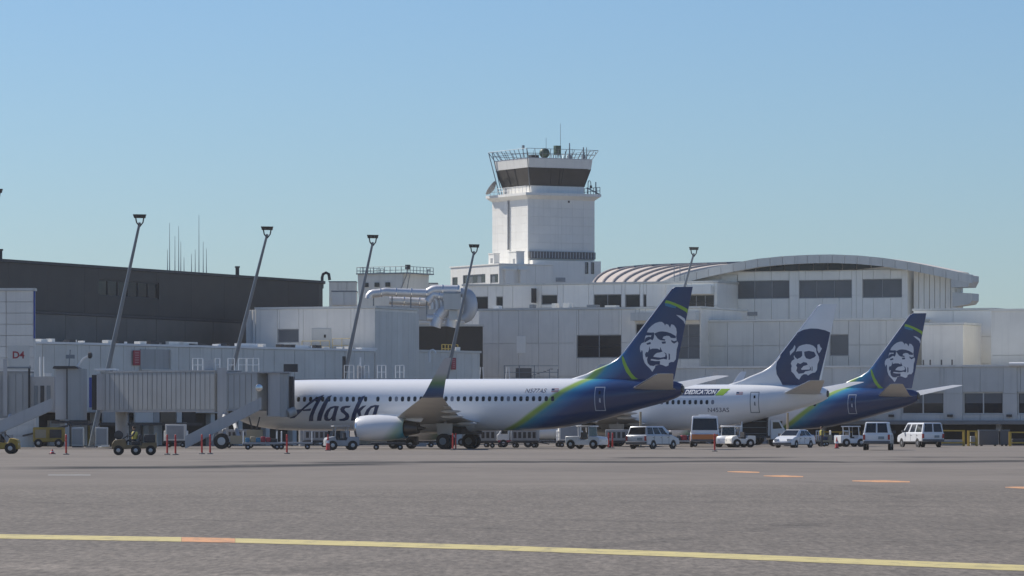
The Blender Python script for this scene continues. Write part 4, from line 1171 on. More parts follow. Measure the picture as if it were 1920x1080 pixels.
def livery(name, kind):
    """painted skin: white forward, lime/teal/navy sweep at the tail (kind eskimo-blue) or plain white"""
    m = mat(name, (.86,.86,.85), .28, var=.05, scale=.35, coat=.4)
    if kind == 'white': return m
    nt = m.node_tree; N = nt.nodes; L = nt.links; p = N['Principled BSDF']
    tc = N.new('ShaderNodeTexCoord'); sp = N.new('ShaderNodeSeparateXYZ'); L.new(tc.outputs['Object'], sp.inputs[0])
    cv = N.new('ShaderNodeFloatCurve')                # boundary x as a function of height
    mr = N.new('ShaderNodeMapRange'); mr.inputs[1].default_value = 1.4; mr.inputs[2].default_value = 6.6
    L.new(sp.outputs[2], mr.inputs[0]); L.new(mr.outputs[0], cv.inputs['Value'])
    pts = [(1.4,23.2),(2.03,24.75),(2.87,26.1),(3.53,27.1),(4.25,28.0),(5.08,29.4),(5.6,30.25),(6.6,31.1)]
    c = cv.mapping.curves[0]
    while len(c.points) < len(pts): c.points.new(.5, .5)
    for q, (z, x) in zip(c.points, pts): q.location = ((z-1.4)/5.2, (x-22)/10); q.handle_type = 'AUTO'
    cv.mapping.update()
    xb_ = N.new('ShaderNodeMath'); xb_.operation = 'MULTIPLY_ADD'; xb_.inputs[1].default_value = 10; xb_.inputs[2].default_value = 22
    L.new(cv.outputs[0], xb_.inputs[0])
    d = N.new('ShaderNodeMath'); d.operation = 'SUBTRACT'; L.new(sp.outputs[0], d.inputs[0]); L.new(xb_.outputs[0], d.inputs[1])
    m2 = N.new('ShaderNodeMapRange'); m2.inputs[1].default_value = -.5; m2.inputs[2].default_value = 5.5; L.new(d.outputs[0], m2.inputs[0])
    cr = N.new('ShaderNodeValToRGB'); L.new(m2.outputs[0], cr.inputs[0])
    e = cr.color_ramp.elements
    stops = [(0,(.86,.86,.86)),(.05,(.86,.86,.86)),(.115,(.34,.50,.09)),(.175,(.28,.46,.10)),(.245,(.04,.29,.42)),(.36,(.02,.17,.37)),(.52,(.010,.060,.20)),(.72,(.008,.036,.130))]
    for i, (q, col) in enumerate(stops):
        el = e[i] if i < 2 else e.new(q)
        el.position = q; el.color = (*col, 1)
    L.new(cr.outputs[0], p.inputs['Base Color'])
    return m
M_blue = livery('blue_sweep_skin', 'blue'); M_white = livery('white_skin', 'white')
M_navyskin = mat('navy_skin', (.010,.033,.115), .28, var=.03, coat=.4)
def ramp_z(name, stops, z0, z1, axis=2):
    m = mat(name, (.8,.8,.8), .3, coat=.3); nt = m.node_tree; N = nt.nodes; L = nt.links
    tc = N.new('ShaderNodeTexCoord'); sp = N.new('ShaderNodeSeparateXYZ'); L.new(tc.outputs['Object'], sp.inputs[0])
    mr = N.new('ShaderNodeMapRange'); mr.inputs[1].default_value = z0; mr.inputs[2].default_value = z1
    if axis == 'diag':
        a = N.new('ShaderNodeMath'); a.operation = 'MULTIPLY_ADD'; a.inputs[1].default_value = -.9
        L.new(sp.outputs[2], a.inputs[0]); L.new(sp.outputs[0], a.inputs[2]); L.new(a.outputs[0], mr.inputs[0])
    else: L.new(sp.outputs[axis], mr.inputs[0])
    cr = N.new('ShaderNodeValToRGB'); L.new(mr.outputs[0], cr.inputs[0]); e = cr.color_ramp.elements
    for i, (q, col) in enumerate(stops):
        el = e[i] if i < 2 else e.new(q)
        el.position = q; el.color = (*col, 1)
    L.new(cr.outputs[0], N['Principled BSDF'].inputs['Base Color'])
    return m
M_winglet = ramp_z('winglet_paint', [(0,(.012,.06,.18)),(.18,(.015,.09,.22)),(.34,(.10,.24,.10)),(.46,(.30,.36,.26)),(.6,(.46,.47,.48)),(1,(.48,.49,.51))], 4.0, 6.9)
M_nac = ramp_z('nacelle_paint', [(0,(.80,.80,.80)),(.30,(.80,.80,.80)),(.48,(.30,.46,.36)),(.62,(.04,.26,.34)),(.85,(.02,.12,.30)),(1,(.02,.10,.28))], 13.0, 17.6, 'diag')

# flat artwork: polygons in pixels of enlarged crops of the photograph (x0, y0, scale)
def crop(pts, x0, y0, s): return [(x0+x/s, y0+y/s) for x, y in pts]
face_w = [(170,475),(185,445),(215,415),(250,390),(290,378),(315,378),(335,395),(345,415),(352,398),(375,405),(392,435),(398,418),(405,400),(430,410),(450,440),(455,480),(450,520),(455,560),(470,580),(465,610),(455,640),(450,700),(445,740),(425,765),(400,765),(380,775),(375,800),(350,808),(320,795),(300,790),(250,800),(250,815),(222,860),(200,830),(170,800),(150,775),(135,730),(130,660),(120,650),(112,675),(103,640),(105,610),(120,585),(145,575),(150,545),(155,520),(168,500)]
face_d = [
 [(240,492),(262,482),(290,472),(320,470),(360,475),(400,488),(446,515),(446,535),(425,535),(400,532),(385,515),(360,512),(330,520),(320,540),(348,548),(342,560),(300,555),(275,540),(258,515)],
 [(165,478),(200,482),(238,480),(242,500),(238,530),(226,556),(205,546),(185,556),(160,572),(148,580),(149,556),(160,532),(190,520),(208,526),(214,508),(166,510)],
 [(400,552),(430,566),(456,556),(456,572),(430,588),(408,574)],
 [(310,570),(350,566),(352,586),(320,590)], [(164,586),(205,572),(210,592),(175,600)],
 [(195,612),(203,645),(225,636),(270,636),(296,648),(300,620),(312,650),(320,665),(300,672),(265,678),(242,698),(232,716),(300,724),(345,716),(350,690),(332,670),(356,682),(364,720),(360,742),(330,735),(280,745),(212,736),(206,750),(250,756),(296,756),(294,792),(255,792),(236,804),(200,800),(178,775),(172,740),(180,715),(160,722),(153,690),(165,668),(180,672),(190,650)],
 [(378,680),(390,690),(390,740),(378,746)]]
A1 = (1180, 530, 5.146)
lime1 = [(352,168),(385,176),(440,196),(500,222),(574,262),(572,300),(520,268),(450,228),(390,204),(340,196)]
teal1 = [(340,197),(390,205),(450,229),(448,246),(400,238),(346,222)]
lime2 = [(-68,700),(-50,730),(-20,800),(20,870),(60,915),(110,945),(70,948),(20,925),(-30,860),(-62,780),(-76,720)]
grey1 = [(450,310),(490,318),(530,345),(545,372),(540,402),(520,370),(490,345)]
A2 = (1440, 560, 6.0)
hood2 = [(135,610),(250,480),(330,380),(400,350),(480,335),(560,338),(640,355),(697,380),(660,560),(620,720),(580,880),(562,975),(500,990),(400,1000),(320,1010),(180,1010),(150,940),(100,850),(90,780),(100,710),(135,660)]
face2_w = [[(330,560),(350,535),(390,520),(430,512),(470,515),(510,530),(540,560),(545,600),(570,650),(575,690),(555,740),(550,800),(530,830),(500,835),(470,850),(450,865),(430,850),(400,850),(375,870),(350,912),(320,890),(295,850),(265,820),(262,780),(270,760),(258,730),(270,700),(300,680),(290,650),(310,610)],
 [(245,595),(280,560),(300,520),(310,545),(300,585),(265,620),(250,640)], [(555,520),(575,510),(590,545),(605,560),(585,600),(570,615),(555,580)]]
face2_d = [[(292,612),(330,592),(384,590),(386,640),(370,660),(330,680),(302,655)], [(408,597),(460,587),(520,600),(540,640),(520,660),(470,682),(430,670),(412,640)],
 [(335,722),(365,735),(400,713),(437,720),(447,745),(400,758),(372,790),(380,802),(468,797),(474,775),(462,757),(482,775),(482,806),(420,818),(400,838),(345,845),(320,812),(330,775),(318,750)], [(492,760),(500,765),(500,810),(490,815)]]
AW = (540, 720, 9.6)
a_out = [(930,400),(850,393),(770,415),(700,475),(650,555),(632,630),(655,662),(720,662),(772,628),(765,662),(832,662),(852,590),(892,490)]
a_in = [(848,424),(785,450),(735,520),(706,590),(714,630),(752,618),(792,568),(828,490)]
word = [
 [[(655,192),(520,242),(420,302),(330,382),(250,452),(105,468),(60,520),(20,620),(110,605),(200,535),(282,462),(400,372),(500,300),(540,285),(490,370),(430,480),(375,590),(348,666),(426,666),(452,570),(502,470),(562,360),(612,270)]],
 [[(262,462),(330,455),(430,438),(412,482),(280,486)]],
 [[(795,200),(720,228),(686,270),(600,430),(540,540),(492,662),(572,662),(604,590),(684,430),(744,300)]],
 [a_out, a_in],
 [[(1142,393),(1050,393),(980,408),(948,450),(958,500),(1010,542),(1030,572),(1010,605),(960,625),(898,630),(905,662),(990,662),(1062,640),(1097,590),(1092,540),(1042,490),(1022,460),(1042,432),(1112,427)]],
 [[(1395,207),(1310,238),(1278,290),(1210,430),(1150,550),(1108,658),(1182,658),(1222,560),(1292,420),(1344,310)]],
 [[(1424,383),(1350,398),(1290,440),(1240,490),(1268,580),(1275,640),(1345,640),(1312,560),(1312,490),(1372,430)]],
 [[(x+725, y-15) for x, y in a_out], [(x+725, y-15) for x, y in a_in]]]

class Frame:
    """an aircraft's place: local x aft, y starboard, z up"""
    def __init__(s, fin_px, fin_y, yaw, x_ref=38.86, z_ref=12.57):
        D = F*(z_ref-H)/(Y0-fin_y); s.yaw = R(yaw)
        s.c, s.s = math.cos(s.yaw), math.sin(s.yaw)
        X = (fin_px-960)*D/F
        s.N = Vector((X - x_ref*s.c, D + x_ref*s.s, 0))
    def local(s, px, py, yl):
        """pixel to local (x, z) on the plane y = yl"""
        k = (px-960)/F
        # N.x + x c + yl s = k (N.y - x s + yl c)
        x = (k*(s.N.y + yl*s.c) - s.N.x - yl*s.s) / (s.c + k*s.s)
        D = s.N.y - x*s.s + yl*s.c
        return x, H + (Y0-py)*D/F

def tess(loops):
    """triangles of a polygon with holes, refined so it can follow a curved skin"""
    L3 = [[Vector((x, z, 0)) for x, z in lp] for lp in loops]
    flat = [p for lp in L3 for p in lp]
    tris = tessellate_polygon(L3)
    return [(p.x, p.y) for p in flat], [tuple(t) for t in tris]
def decal(name, loops, surf, m, parent, maxe=.5):
    import bmesh
    v, t = tess(loops)
    me = bpy.data.meshes.new(name); me.from_pydata([(x, 0, z) for x, z in v], [], t)
    bm = bmesh.new(); bm.from_mesh(me)
    for _ in range(5):
        lg = [e for e in bm.edges if e.calc_length() > maxe]
        if not lg: break
        bmesh.ops.subdivide_edges(bm, edges=lg, cuts=1)
        bmesh.ops.triangulate(bm, faces=bm.faces)
    for q in bm.verts: q.co = surf(q.co.x, q.co.z)
    bm.to_mesh(me); bm.free()
    for p in me.polygons: p.use_smooth = True
    return obj(name, me, m, parent)
def fus_surf(off): 
    def f(x, z):
        y, z2 = side_y(x, z, off); return (x, y, z2)
    return f
def fin_surf(off):
    def f(x, z):
        x = min(max(x, fin_le(z)+.04), fin_te(z)-.01)
        return (x, -fin_t(x, z)-off, z)
    return f

def wheel_axle(parent, x, y, r_, w_, name='wheel'):
    o = MB().lathe([(-w_/2,r_*.5),(-w_/2,r_*.9),(-w_*.35,r_),(w_*.35,r_),(w_/2,r_*.9),(w_/2,r_*.5)], 22, 'y', (x, y, r_)).build(name, W['tyre'], parent, True)
    MB().lathe([(-w_/2-.02,r_*.15),(-w_/2-.015,r_*.48),(w_/2+.015,r_*.48),(w_/2+.02,r_*.15)], 16, 'y', (x, y, r_)).build('rim', W['galv'], o, True)

FIN_UP = 9
def aircraft(label, fr, blue=True, first=True, art=None):
    a = thing('airliner', label, 'airplane', fr.N, -fr.yaw, 'airliners parked nose in at the gates')
    skin = M_blue if blue else M_white
    # fuselage
    xs = [q[0] for q in ST]; fine = []
    for p, q in zip(xs, xs[1:]):
        n = 3 if q-p > 1.2 else 2
        fine += [p+(q-p)*k/n for k in range(n)]
    fine.append(xs[-1]); NS_ = 36; rings = []
    for x in fine:
        w, t, b_ = sec(x); zc_ = b_+.53*(t-b_)
        rings.append([(x, -w*math.cos(2*math.pi*k/NS_), zc_ + ((t-zc_) if math.sin(2*math.pi*k/NS_) > 0 else (zc_-b_))*math.sin(2*math.pi*k/NS_)) for k in range(NS_)])
    fus = MB().rings(rings).build('fuselage', skin, a, True)
    MB().lathe([(0,.30),(.12,.28),(.14,.16)], 14, 'x', (37.99, 0, 4.64)).build('tail_exhaust', W['exh'], a, True)
    # fin
    zs_ = [5.40,5.62,5.84,6.04,6.24,6.43,6.62,6.8,7.0,7.3,7.6,8.0,8.35,9.2,10.2,11.2,12.0,12.45,12.56]
    rings = []
    for z in zs_:
        le, te = fin_le(z), fin_te(z); us = [(k/11)**1.7 for k in range(12)]
        port = [(le+(te-le)*u, -fin_t(le+(te-le)*u, z) if 0 < u < 1 else -.012, z) for u in us]
        star = [(x, -y, z) for x, y, z in reversed(port)]
        rings.append(port + star)
    MB().rings(rings).build('tail_fin', skin, a, True)
    pts = [(fin_le(z)-.012, 0, z) for z in (7.6,8.0,8.35,9.2,10.2,11.2,12.0,12.45)]
    MB().tube(pts, .045, 6).build('fin_leading_edge', W['bare'], a, True)
    # stabilisers
    for s_ in (-1, 1):
        MB().rings(wing_rings([(.6,34.1,3.6,4.62,.05,0),(1.2,34.45,3.2,4.74,.05,0),(7.0,38.2,1.35,5.72,.05,0),(7.15,38.4,1.15,5.76,.04,0)], s_)).build('stabiliser', W['wing'], a, True)
        MB().tube([(34.45-.01,s_*1.2,4.74),(38.2-.01,s_*7.0,5.72)], .04, 6).build('stabiliser_edge', W['bare'], a, True)
        # wing
        secs = [(.9,13.6,8.2,2.00,.06,0),(1.9,14.4,7.3,2.12,.06,0),(3.6,15.4,6.1,2.32,.055,0),(5.8,16.7,4.95,2.58,.05,0),(11,19.6,3.35,3.20,.045,0),(16.4,22.65,1.85,3.84,.045,0),(16.9,22.95,1.7,3.92,.045,.25)]
        wg = MB().rings(wing_rings(secs, s_)).build('wing', W['wing'], a, True)
        MB().rings(wing_rings([(16.9,22.95,1.7,3.921,.045,.25),(17.15,23.12,1.62,4.02,.045,.7),(17.32,23.35,1.5,4.25,.04,1.15),(17.5,23.9,1.15,5.1,.035,1.4),(17.85,25.0,.62,6.75,.03,1.45),(17.88,25.2,.45,6.87,.03,1.45)], s_)).build('winglet', M_winglet if blue else W['white'], wg, True)
        for (yy, xx, zz, ll) in ((3.3,20.6,1.98,1.7),(7.6,20.9,2.52,1.9),(10.9,22.2,2.92,1.6)):
            MB().lathe([(0,.03),(.3,.13),(ll*.5,.17),(ll*.85,.10),(ll,.02)], 10, 'x', (xx, s_*yy, zz)).build('flap_fairing', W['wing'], wg, True)
        for k in range(3):                          # flap edges
            y0, y1 = ((2.1,5.6),(6.0,9.2),(9.3,12.4))[k]
            def te(y): 
                for p, q in zip(secs, secs[1:]):
                    if p[0] <= y <= q[0]:
                        t = (y-p[0])/(q[0]-p[0]); return p[1]+p[2]+(q[1]+q[2]-p[1]-p[2])*t, p[3]+(q[3]-p[3])*t
            (xa_, za_), (xb2, zb2) = te(y0), te(y1)
            MB().hexa([(xa_-.5,s_*y0,za_-.16),(xb2-.4,s_*y1,zb2-.12),(xb2+.12,s_*y1,zb2-.10),(xa_+.15,s_*y0,za_-.14)], [(xa_-.5,s_*y0,za_-.09),(xb2-.4,s_*y1,zb2-.06),(xb2+.12,s_*y1,zb2-.05),(xa_+.15,s_*y0,za_-.08)]).build('flap', W['wing'], wg)
        # engine
        ey = s_*4.83
        nc = MB().lathe([(.75,.70),(.3,.74),(.06,.80),(0,.86),(.05,.92),(.22,.97),(.9,1.05),(1.8,1.08),(2.7,1.03),(3.5,.93),(4.05,.83),(4.06,.76),(3.6,.72)], 30, 'x', (12.9, ey, 1.60), .93).build('engine_nacelle', M_nac if blue else W['white'], a, True)
        MB().lathe([(-.004,.83),(-.01,.865),(.045,.93),(.225,.978),(.23,.974),(.05,.922)], 30, 'x', (12.9, ey, 1.60), .93).build('inlet_lip', W['bare'], nc, True)
        MB().lathe([(.76,.69),(.77,.1)], 24, 'x', (12.9, ey, 1.60), .93).build('fan_disc', W['iron'], nc)
        MB().lathe([(3.5,.62),(4.4,.56),(5.1,.42),(5.11,.34),(5.12,.2),(5.7,.05)], 20, 'x', (12.9, ey, 1.62)).build('core_nozzle', W['exh'], nc, True)
        MB().hexa([(14.2,ey-.12,2.55),(18.2,ey-.10,2.1),(18.2,ey+.10,2.1),(14.2,ey+.12,2.55)], [(14.8,ey-.1,2.75),(18.6,ey-.08,2.62),(18.6,ey+.08,2.62),(14.8,ey+.1,2.75)]).build('pylon', W['white'], nc)
        # main gear
        gr = MB().tube([(19.5,s_*2.86,.56),(19.5,s_*2.86,2.3)], .13, 10).tube([(19.5,s_*2.86,1.0),(19.3,s_*1.6,1.9)], .07, 8).tube([(19.5,s_*2.4,.56),(19.5,s_*3.3,.56)], .09, 8).build('main_gear_leg', W['grey'], a, True)
        for dy in (-.43, .43): wheel_axle(gr, 19.5, s_*2.86+dy, .60, .44)
        MB().hexa([(18.9,s_*3.05,1.1),(20.1,s_*3.05,1.1),(20.1,s_*3.10,1.1),(18.9,s_*3.10,1.1)],[(18.8,s_*3.1,2.0),(20.2,s_*3.1,2.0),(20.2,s_*3.15,2.0),(18.8,s_*3.15,2.0)]).build('gear_door', W['wing'], a)
    MB().box(18.6,20.6,-2.3,2.3,1.15,1.75).build('wheel_well', W['dark'], a)
    # belly fairing, nose gear
    MB().lathe([(0,.3),(1.2,1.2),(3,1.72),(6,1.80),(8,1.55),(9.3,.9),(9.8,.3)], 26, 'x', (12.8, 0, 2.3), .62).build('belly_fairing', W['wing'] if not blue else W['white'], a, True)
    ng = MB().tube([(3.9,0,.34),(3.95,0,1.7)], .09, 8).tube([(3.9,-.25,.34),(3.9,.25,.34)], .06, 8).build('nose_gear_leg', W['grey'], a, True)
    for dy in (-.22, .22): wheel_axle(ng, 3.9, dy, .345, .2)
    # cockpit glass
    for s_ in (-1, 1):
        for (x0, x1, z0, z1) in ((2.05,2.75,4.15,4.62),(2.8,3.4,4.25,4.75)):
            def sf(x, z, s_=s_):
                y, z2 = side_y(x, z, .012); return (x, s_*-y*1.0 if s_ > 0 else y, z2)
            decal('cockpit_window', [[(x0,z0),(x1,z0+.05),(x1,z1),(x0+.15,z1-.1)]], sf, W['cglass'], a, .3)
    # cabin windows
    wme = BOXC.get('cabin')
    if wme is None:
        b = MB(); n = 12; ring = []
        for k in range(n):
            an = 2*math.pi*k/n; cx = math.copysign(abs(math.cos(an))**.7, math.cos(an)); cz = math.copysign(abs(math.sin(an))**.7, math.sin(an))
            ring.append((cx*.135, cz*.20))
        b.rings([[(x, .02, z) for x, z in ring], [(x, -.012, z) for x, z in ring]])
        wme = b.mesh('cabin_window'); wme.materials.append(W['cglass']); BOXC['cabin'] = wme
    wme2 = BOXC.get('cabin2')
    if wme2 is None:
        wme2 = wme.copy(); wme2.materials.clear(); wme2.materials.append(mat('window_shade', (.20,.22,.26), .4)); BOXC['cabin2'] = wme2
    zw = 3.92; x = 6.6; k = 0
    while x < 28.2:
        if k not in (12, 14):
            for s_ in (-1, 1):
                y, z2 = side_y(x, zw, .0)
                o = obj('cabin_window', wme2 if (k*7 + int(fr.N.x)) % 9 == 0 else wme, None, fus)
                o.location = (x, y if s_ < 0 else -y, z2)
                o.rotation_euler = (R(-8), 0, 0) if s_ < 0 else (R(-8), 0, math.pi)
        x += .522; k += 1
    # doors: thin outline following the skin
    def door(xc, zc_, w_, h_, m, t=.055):
        def lp(dx, dz):
            pts = []
            for i in range(8): pts.append((xc-dx, zc_-dz+2*dz*i/8))
            pts += [(xc-dx, zc_+dz), (xc+dx, zc_+dz)]
            for i in range(1, 8): pts.append((xc+dx, zc_+dz-2*dz*i/8))
            pts.append((xc+dx, zc_-dz)); return pts
        o = decal('door', [lp(w_/2, h_/2), lp(w_/2-t, h_/2-t)], fus_surf(.012), m, a, .3)
        decal('door_handle', [[(xc-.04,zc_-.25),(xc+.1,zc_-.3),(xc+.08,zc_+.05),(xc-.02,zc_+.05)]], fus_surf(.014), m, o, .3)
        decal('door_window', [[(xc-.08,zc_+.35),(xc+.08,zc_+.35),(xc+.08,zc_+.6),(xc-.08,zc_+.6)]], fus_surf(.014), W['cglass'], o, .3)
    dm = mat('door_outline', (.45,.50,.58), .4) if blue else W['galv']
    door(31.75, 3.9, .80, 1.85, dm, .06)
    door(5.2, 3.6, .86, 1.85, W['galv'], .03)
    # artwork on the port side of the fin
    if blue:
        def m_(pts, off, name, m):
            loops = [[REF.local(px, py, -.12) for px, py in crop(pts, *A1)]]
            return decal(name, loops, fin_surf(off), m, a, .35)
        fc = m_(face_w, .010, 'tail_emblem', W['decalw'])
        for d in face_d:
            o = m_(d, .016, 'emblem_detail', W['navy']); o.parent = fc
        for (q, nm, m) in ((lime1,'tail_stripe',W['lime']),(lime2,'tail_stripe',W['lime']),(teal1,'tail_stripe',W['tealc']),(grey1,'tail_stripe',W['decalw'])):
            m_(q, .010, nm, m)
    else:
        def m_(pts, off, name, m):
            loops = [[fr.local(px, py, -.12) for px, py in crop(pts, *A2)]]
            return decal(name, loops, fin_surf(off), m, a, .35)
        hd = m_(hood2, .008, 'tail_emblem', W['navy'])
        for d in face2_w:
            o = m_(d, .014, 'emblem_face', W['decalw']); o.parent = hd
        for d in face2_d:
            o = m_(d, .020, 'emblem_detail', W['navy']); o.parent = hd
    return a, fus

def text_decal(txt, fr, px0, px1, yb, yt, parent, m, shear=0, bold=0, name='registration_mark', off=.014):
    me = text_mesh(txt, 1.0, shear, bold, 'LEFT')
    xs = [v.co.x for v in me.vertices]; ys = [v.co.y for v in me.vertices]
    x0, x1, y0, y1 = min(xs), max(xs), min(ys), max(ys)
    (a, z0) = fr.local(px0, yb, -1.7); (c, z1) = fr.local(px1, yt, -1.7)
    f = fus_surf(off)
    for v in me.vertices:
        u = (v.co.x-x0)/(x1-x0); w = (v.co.y-y0)/(y1-y0)
        v.co = f(a+(c-a)*u, z0+(z1-z0)*w)
    return obj(name, me, m, parent)
def px_decal(name, pts, fr, m, parent, off=.012):
    return decal(name, [[fr.local(px, py, -1.75) for px, py in pts]], fus_surf(off), m, parent, .4)
def flag(fr, px0, px1, yt, yb, parent):
    f = px_decal('flag', [(px0,yt),(px1,yt),(px1,yb),(px0,yb)], fr, W['redsign'], parent, .010)
    h_ = yb-yt
    for k in (1, 3): px_decal('flag_stripe', [(px0,yt+h_*k/5),(px1,yt+h_*k/5),(px1,yt+h_*(k+1)/5),(px0,yt+h_*(k+1)/5)], fr, W['decalw'], f, .013)
    px_decal('flag_canton', [(px0,yt),(px0+(px1-px0)*.42,yt),(px0+(px1-px0)*.42,yt+h_*.6),(px0,yt+h_*.6)], fr, W['navy'], f, .016)

REF = FR1 = Frame(1299, 537.5, 20)
FR2 = Frame(1569, 570, 18.5)
FR3 = Frame(1737, 587, 29)
p1, f1 = aircraft('nearest airliner with blue tail and smiling face emblem, docked at the boarding bridge', FR1)
for loops in word:
    L_ = [[FR1.local(px, py, -1.75) for px, py in crop(lp, *AW)] for lp in loops]
    decal('name_letter', L_, fus_surf(.016), W['navy'], f1, .35)
text_decal('N577AS', FR1, 984, 1024, 736.5, 728.5, f1, W['ink'], .25)
flag(FR1, 1033, 1046, 728.5, 735, f1)
p2, f2 = aircraft('middle white airliner with dark hooded face on a white tail', FR2, blue=False)
px_decal('slogan_band', [(1180,729),(1347,729),(1338,741.5),(1180,741.5)], FR2, W['navy'], f2, .012)
px_decal('slogan_arrow', [(1349,729),(1366,729),(1355,741.5),(1340,741.5)], FR2, W['lime'], f2, .012)
text_decal('P DEDICATION', FR2, 1275, 1342, 739.6, 730.9, f2, W['white'], .3, .035, 'slogan_text', .03)
text_decal('N453AS', FR2, 1328, 1367, 772.5, 764.5, f2, W['ink'], 0)
flag(FR2, 1379, 1391, 735, 740, f2)
p3, f3 = aircraft('farthest airliner with blue tail and smiling face emblem, rightmost of the three', FR3)

# ------------------------------------------------------------------ vehicles and ramp equipment
def bevel(o, w=.05, n=2):
    m = o.modifiers.new('bevel', 'BEVEL'); m.width = w; m.segments = n; m.limit_method = 'ANGLE'; m.angle_limit = R(25)
    for p in o.data.polygons: p.use_smooth = True
    o.data.set_sharp_from_angle(angle=R(45))
    return o
def quad_patch(parent, name, q, u0, u1, v0, v1, m, off=.012):
    """a thin plate on the quad q = bottom-left, bottom-right, top-right, top-left"""
    q = [Vector(p) for p in q]
    n = (q[1]-q[0]).cross(q[3]-q[0]).normalized()
    def pt(u, v): return (q[0]*(1-u)+q[1]*u)*(1-v) + (q[3]*(1-u)+q[2]*u)*v
    c = [pt(u0,v0), pt(u1,v0), pt(u1,v1), pt(u0,v1)]
    return MB().hexa([p - n*.02 for p in c], [p + n*off for p in c]).build(name, m, parent)
def road_wheel(parent, x, y, r_, w_=.22):
    o = MB().lathe([(-w_/2,r_*.55),(-w_/2,r_*.92),(-w_*.3,r_),(w_*.3,r_),(w_/2,r_*.92),(w_/2,r_*.55)], 20, 'y', (x, y, r_)).build('wheel', W['tyre'], parent, True)
    MB().lathe([(-w_/2-.015,r_*.12),(-w_/2+.01,r_*.60),(w_/2-.01,r_*.60),(w_/2+.015,r_*.12)], 16, 'y', (x, y, r_)).build('rim', W['rim'], o, True)
def motor(name, label, cat, pos, head, low, belt, roof, w, inset, paint, wheels, r_, side_win, front=(.06,.94,.12,.92), rear=((.08,.92,.15,.9),), group=None, rearplate=True, gmat=None):
    """x forward. low: side outline, belt = (x0, x1, z), roof = (x0, x1, z)"""
    t = thing(name, label, cat, pos, math.atan2(head[1], head[0]), group)
    gmat = gmat or W['cglass']
    b = MB().prism(low, -w/2, w/2); bevel(b.build('body', paint, t), .07)
    hw, hr = w/2-.02, w/2-inset
    lo = [(belt[0],-hw,belt[2]-.1),(belt[1],-hw,belt[2]-.1),(belt[1],hw,belt[2]-.1),(belt[0],hw,belt[2]-.1)]
    hi = [(roof[0],-hr,roof[2]),(roof[1],-hr,roof[2]),(roof[1],hr,roof[2]),(roof[0],hr,roof[2])]
    bevel(MB().hexa(lo, hi).build('cabin', paint, t), .09, 3)
    v0 = .1/(roof[2]-belt[2]+.1)
    right = [lo[0], lo[1], hi[1], hi[0]]; left = [lo[2], lo[3], hi[3], hi[2]]
    frt = [lo[1], lo[2], hi[2], hi[1]]; rea = [lo[3], lo[0], hi[0], hi[3]]
    for (u0, u1) in side_win:
        quad_patch(t, 'side_window', right, u0, u1, v0+.08, .86, gmat)
        quad_patch(t, 'side_window', left, 1-u1, 1-u0, v0+.08, .86, gmat)
    quad_patch(t, 'windscreen', frt, front[0], front[1], v0+front[2]*.6, front[3], gmat)
    for q in rear: quad_patch(t, 'rear_window', rea, q[0], q[1], v0+q[2]*.6, q[3], gmat)
    for x in wheels:
        for s_ in (-1, 1):
            road_wheel(t, x, s_*(w/2-.10), r_)
            MB().lathe([(-.008,r_*1.12),(.008,r_*1.12)], 20, 'y', (x, s_*(w/2+.0), r_)).build('wheel_arch', W['bumper'], t)
    x0 = min(p[0] for p in low); x1 = max(p[0] for p in low); zmin = min(p[1] for p in low)
    bevel(MB().box(x0-.08, x0+.12, -w/2+.03, w/2-.03, zmin+.05, zmin+.27).build('bumper', W['bumper'] if rearplate else paint, t), .03)
    bevel(MB().box(x1-.12, x1+.07, -w/2+.05, w/2-.05, zmin+.03, zmin+.22).build('bumper', W['bumper'], t), .03)
    zl_ = belt[2]-.32
    for s_ in (-1, 1):
        yy_ = s_*(w/2+.004)
        MB().box(wheels[0]+r_+.1, wheels[1]-r_-.1, yy_-.012, yy_+.012, zmin+.02, zmin+.10).build('sill_trim', W['bumper'], t)
        for u_ in (.28, .56, .82):
            xs_ = belt[0]+(belt[1]-belt[0])*u_
            MB().box(xs_-.012, xs_+.012, yy_-.006, yy_+.004, zmin+.12, belt[2]-.06).build('door_seam', W['bumper'], t)
            MB().box(xs_-.22, xs_-.06, yy_-.01, yy_+.03, belt[2]-.22, belt[2]-.18).build('door_handle', W['bumper'], t)
    for s_ in (-1, 1):
        MB().box(x0-.03, x0+.12, s_*(w/2-.10)-.07, s_*(w/2-.10)+.09*1, zl_-.12, zl_+.25).build('tail_light', W['tail'], t)
        MB().box(x1-.25, x1+.015, s_*(w/2-.28)-.16, s_*(w/2-.28)+.16, zmin+.35, zmin+.52).build('headlight', W['head'], t)
        MB().box(belt[1]-.75, belt[1]-.6, s_*(w/2+.02), s_*(w/2+.22), belt[2]+.02, belt[2]+.22).build('mirror', W['bumper'], t)
    if rearplate: MB().box(x0-.035, x0+.1, -.55, -.12, zl_-.08, zl_+.12).build('licence_plate', W['plate'], t)
    return t
def gpos(px, py): return gnd(px, py)

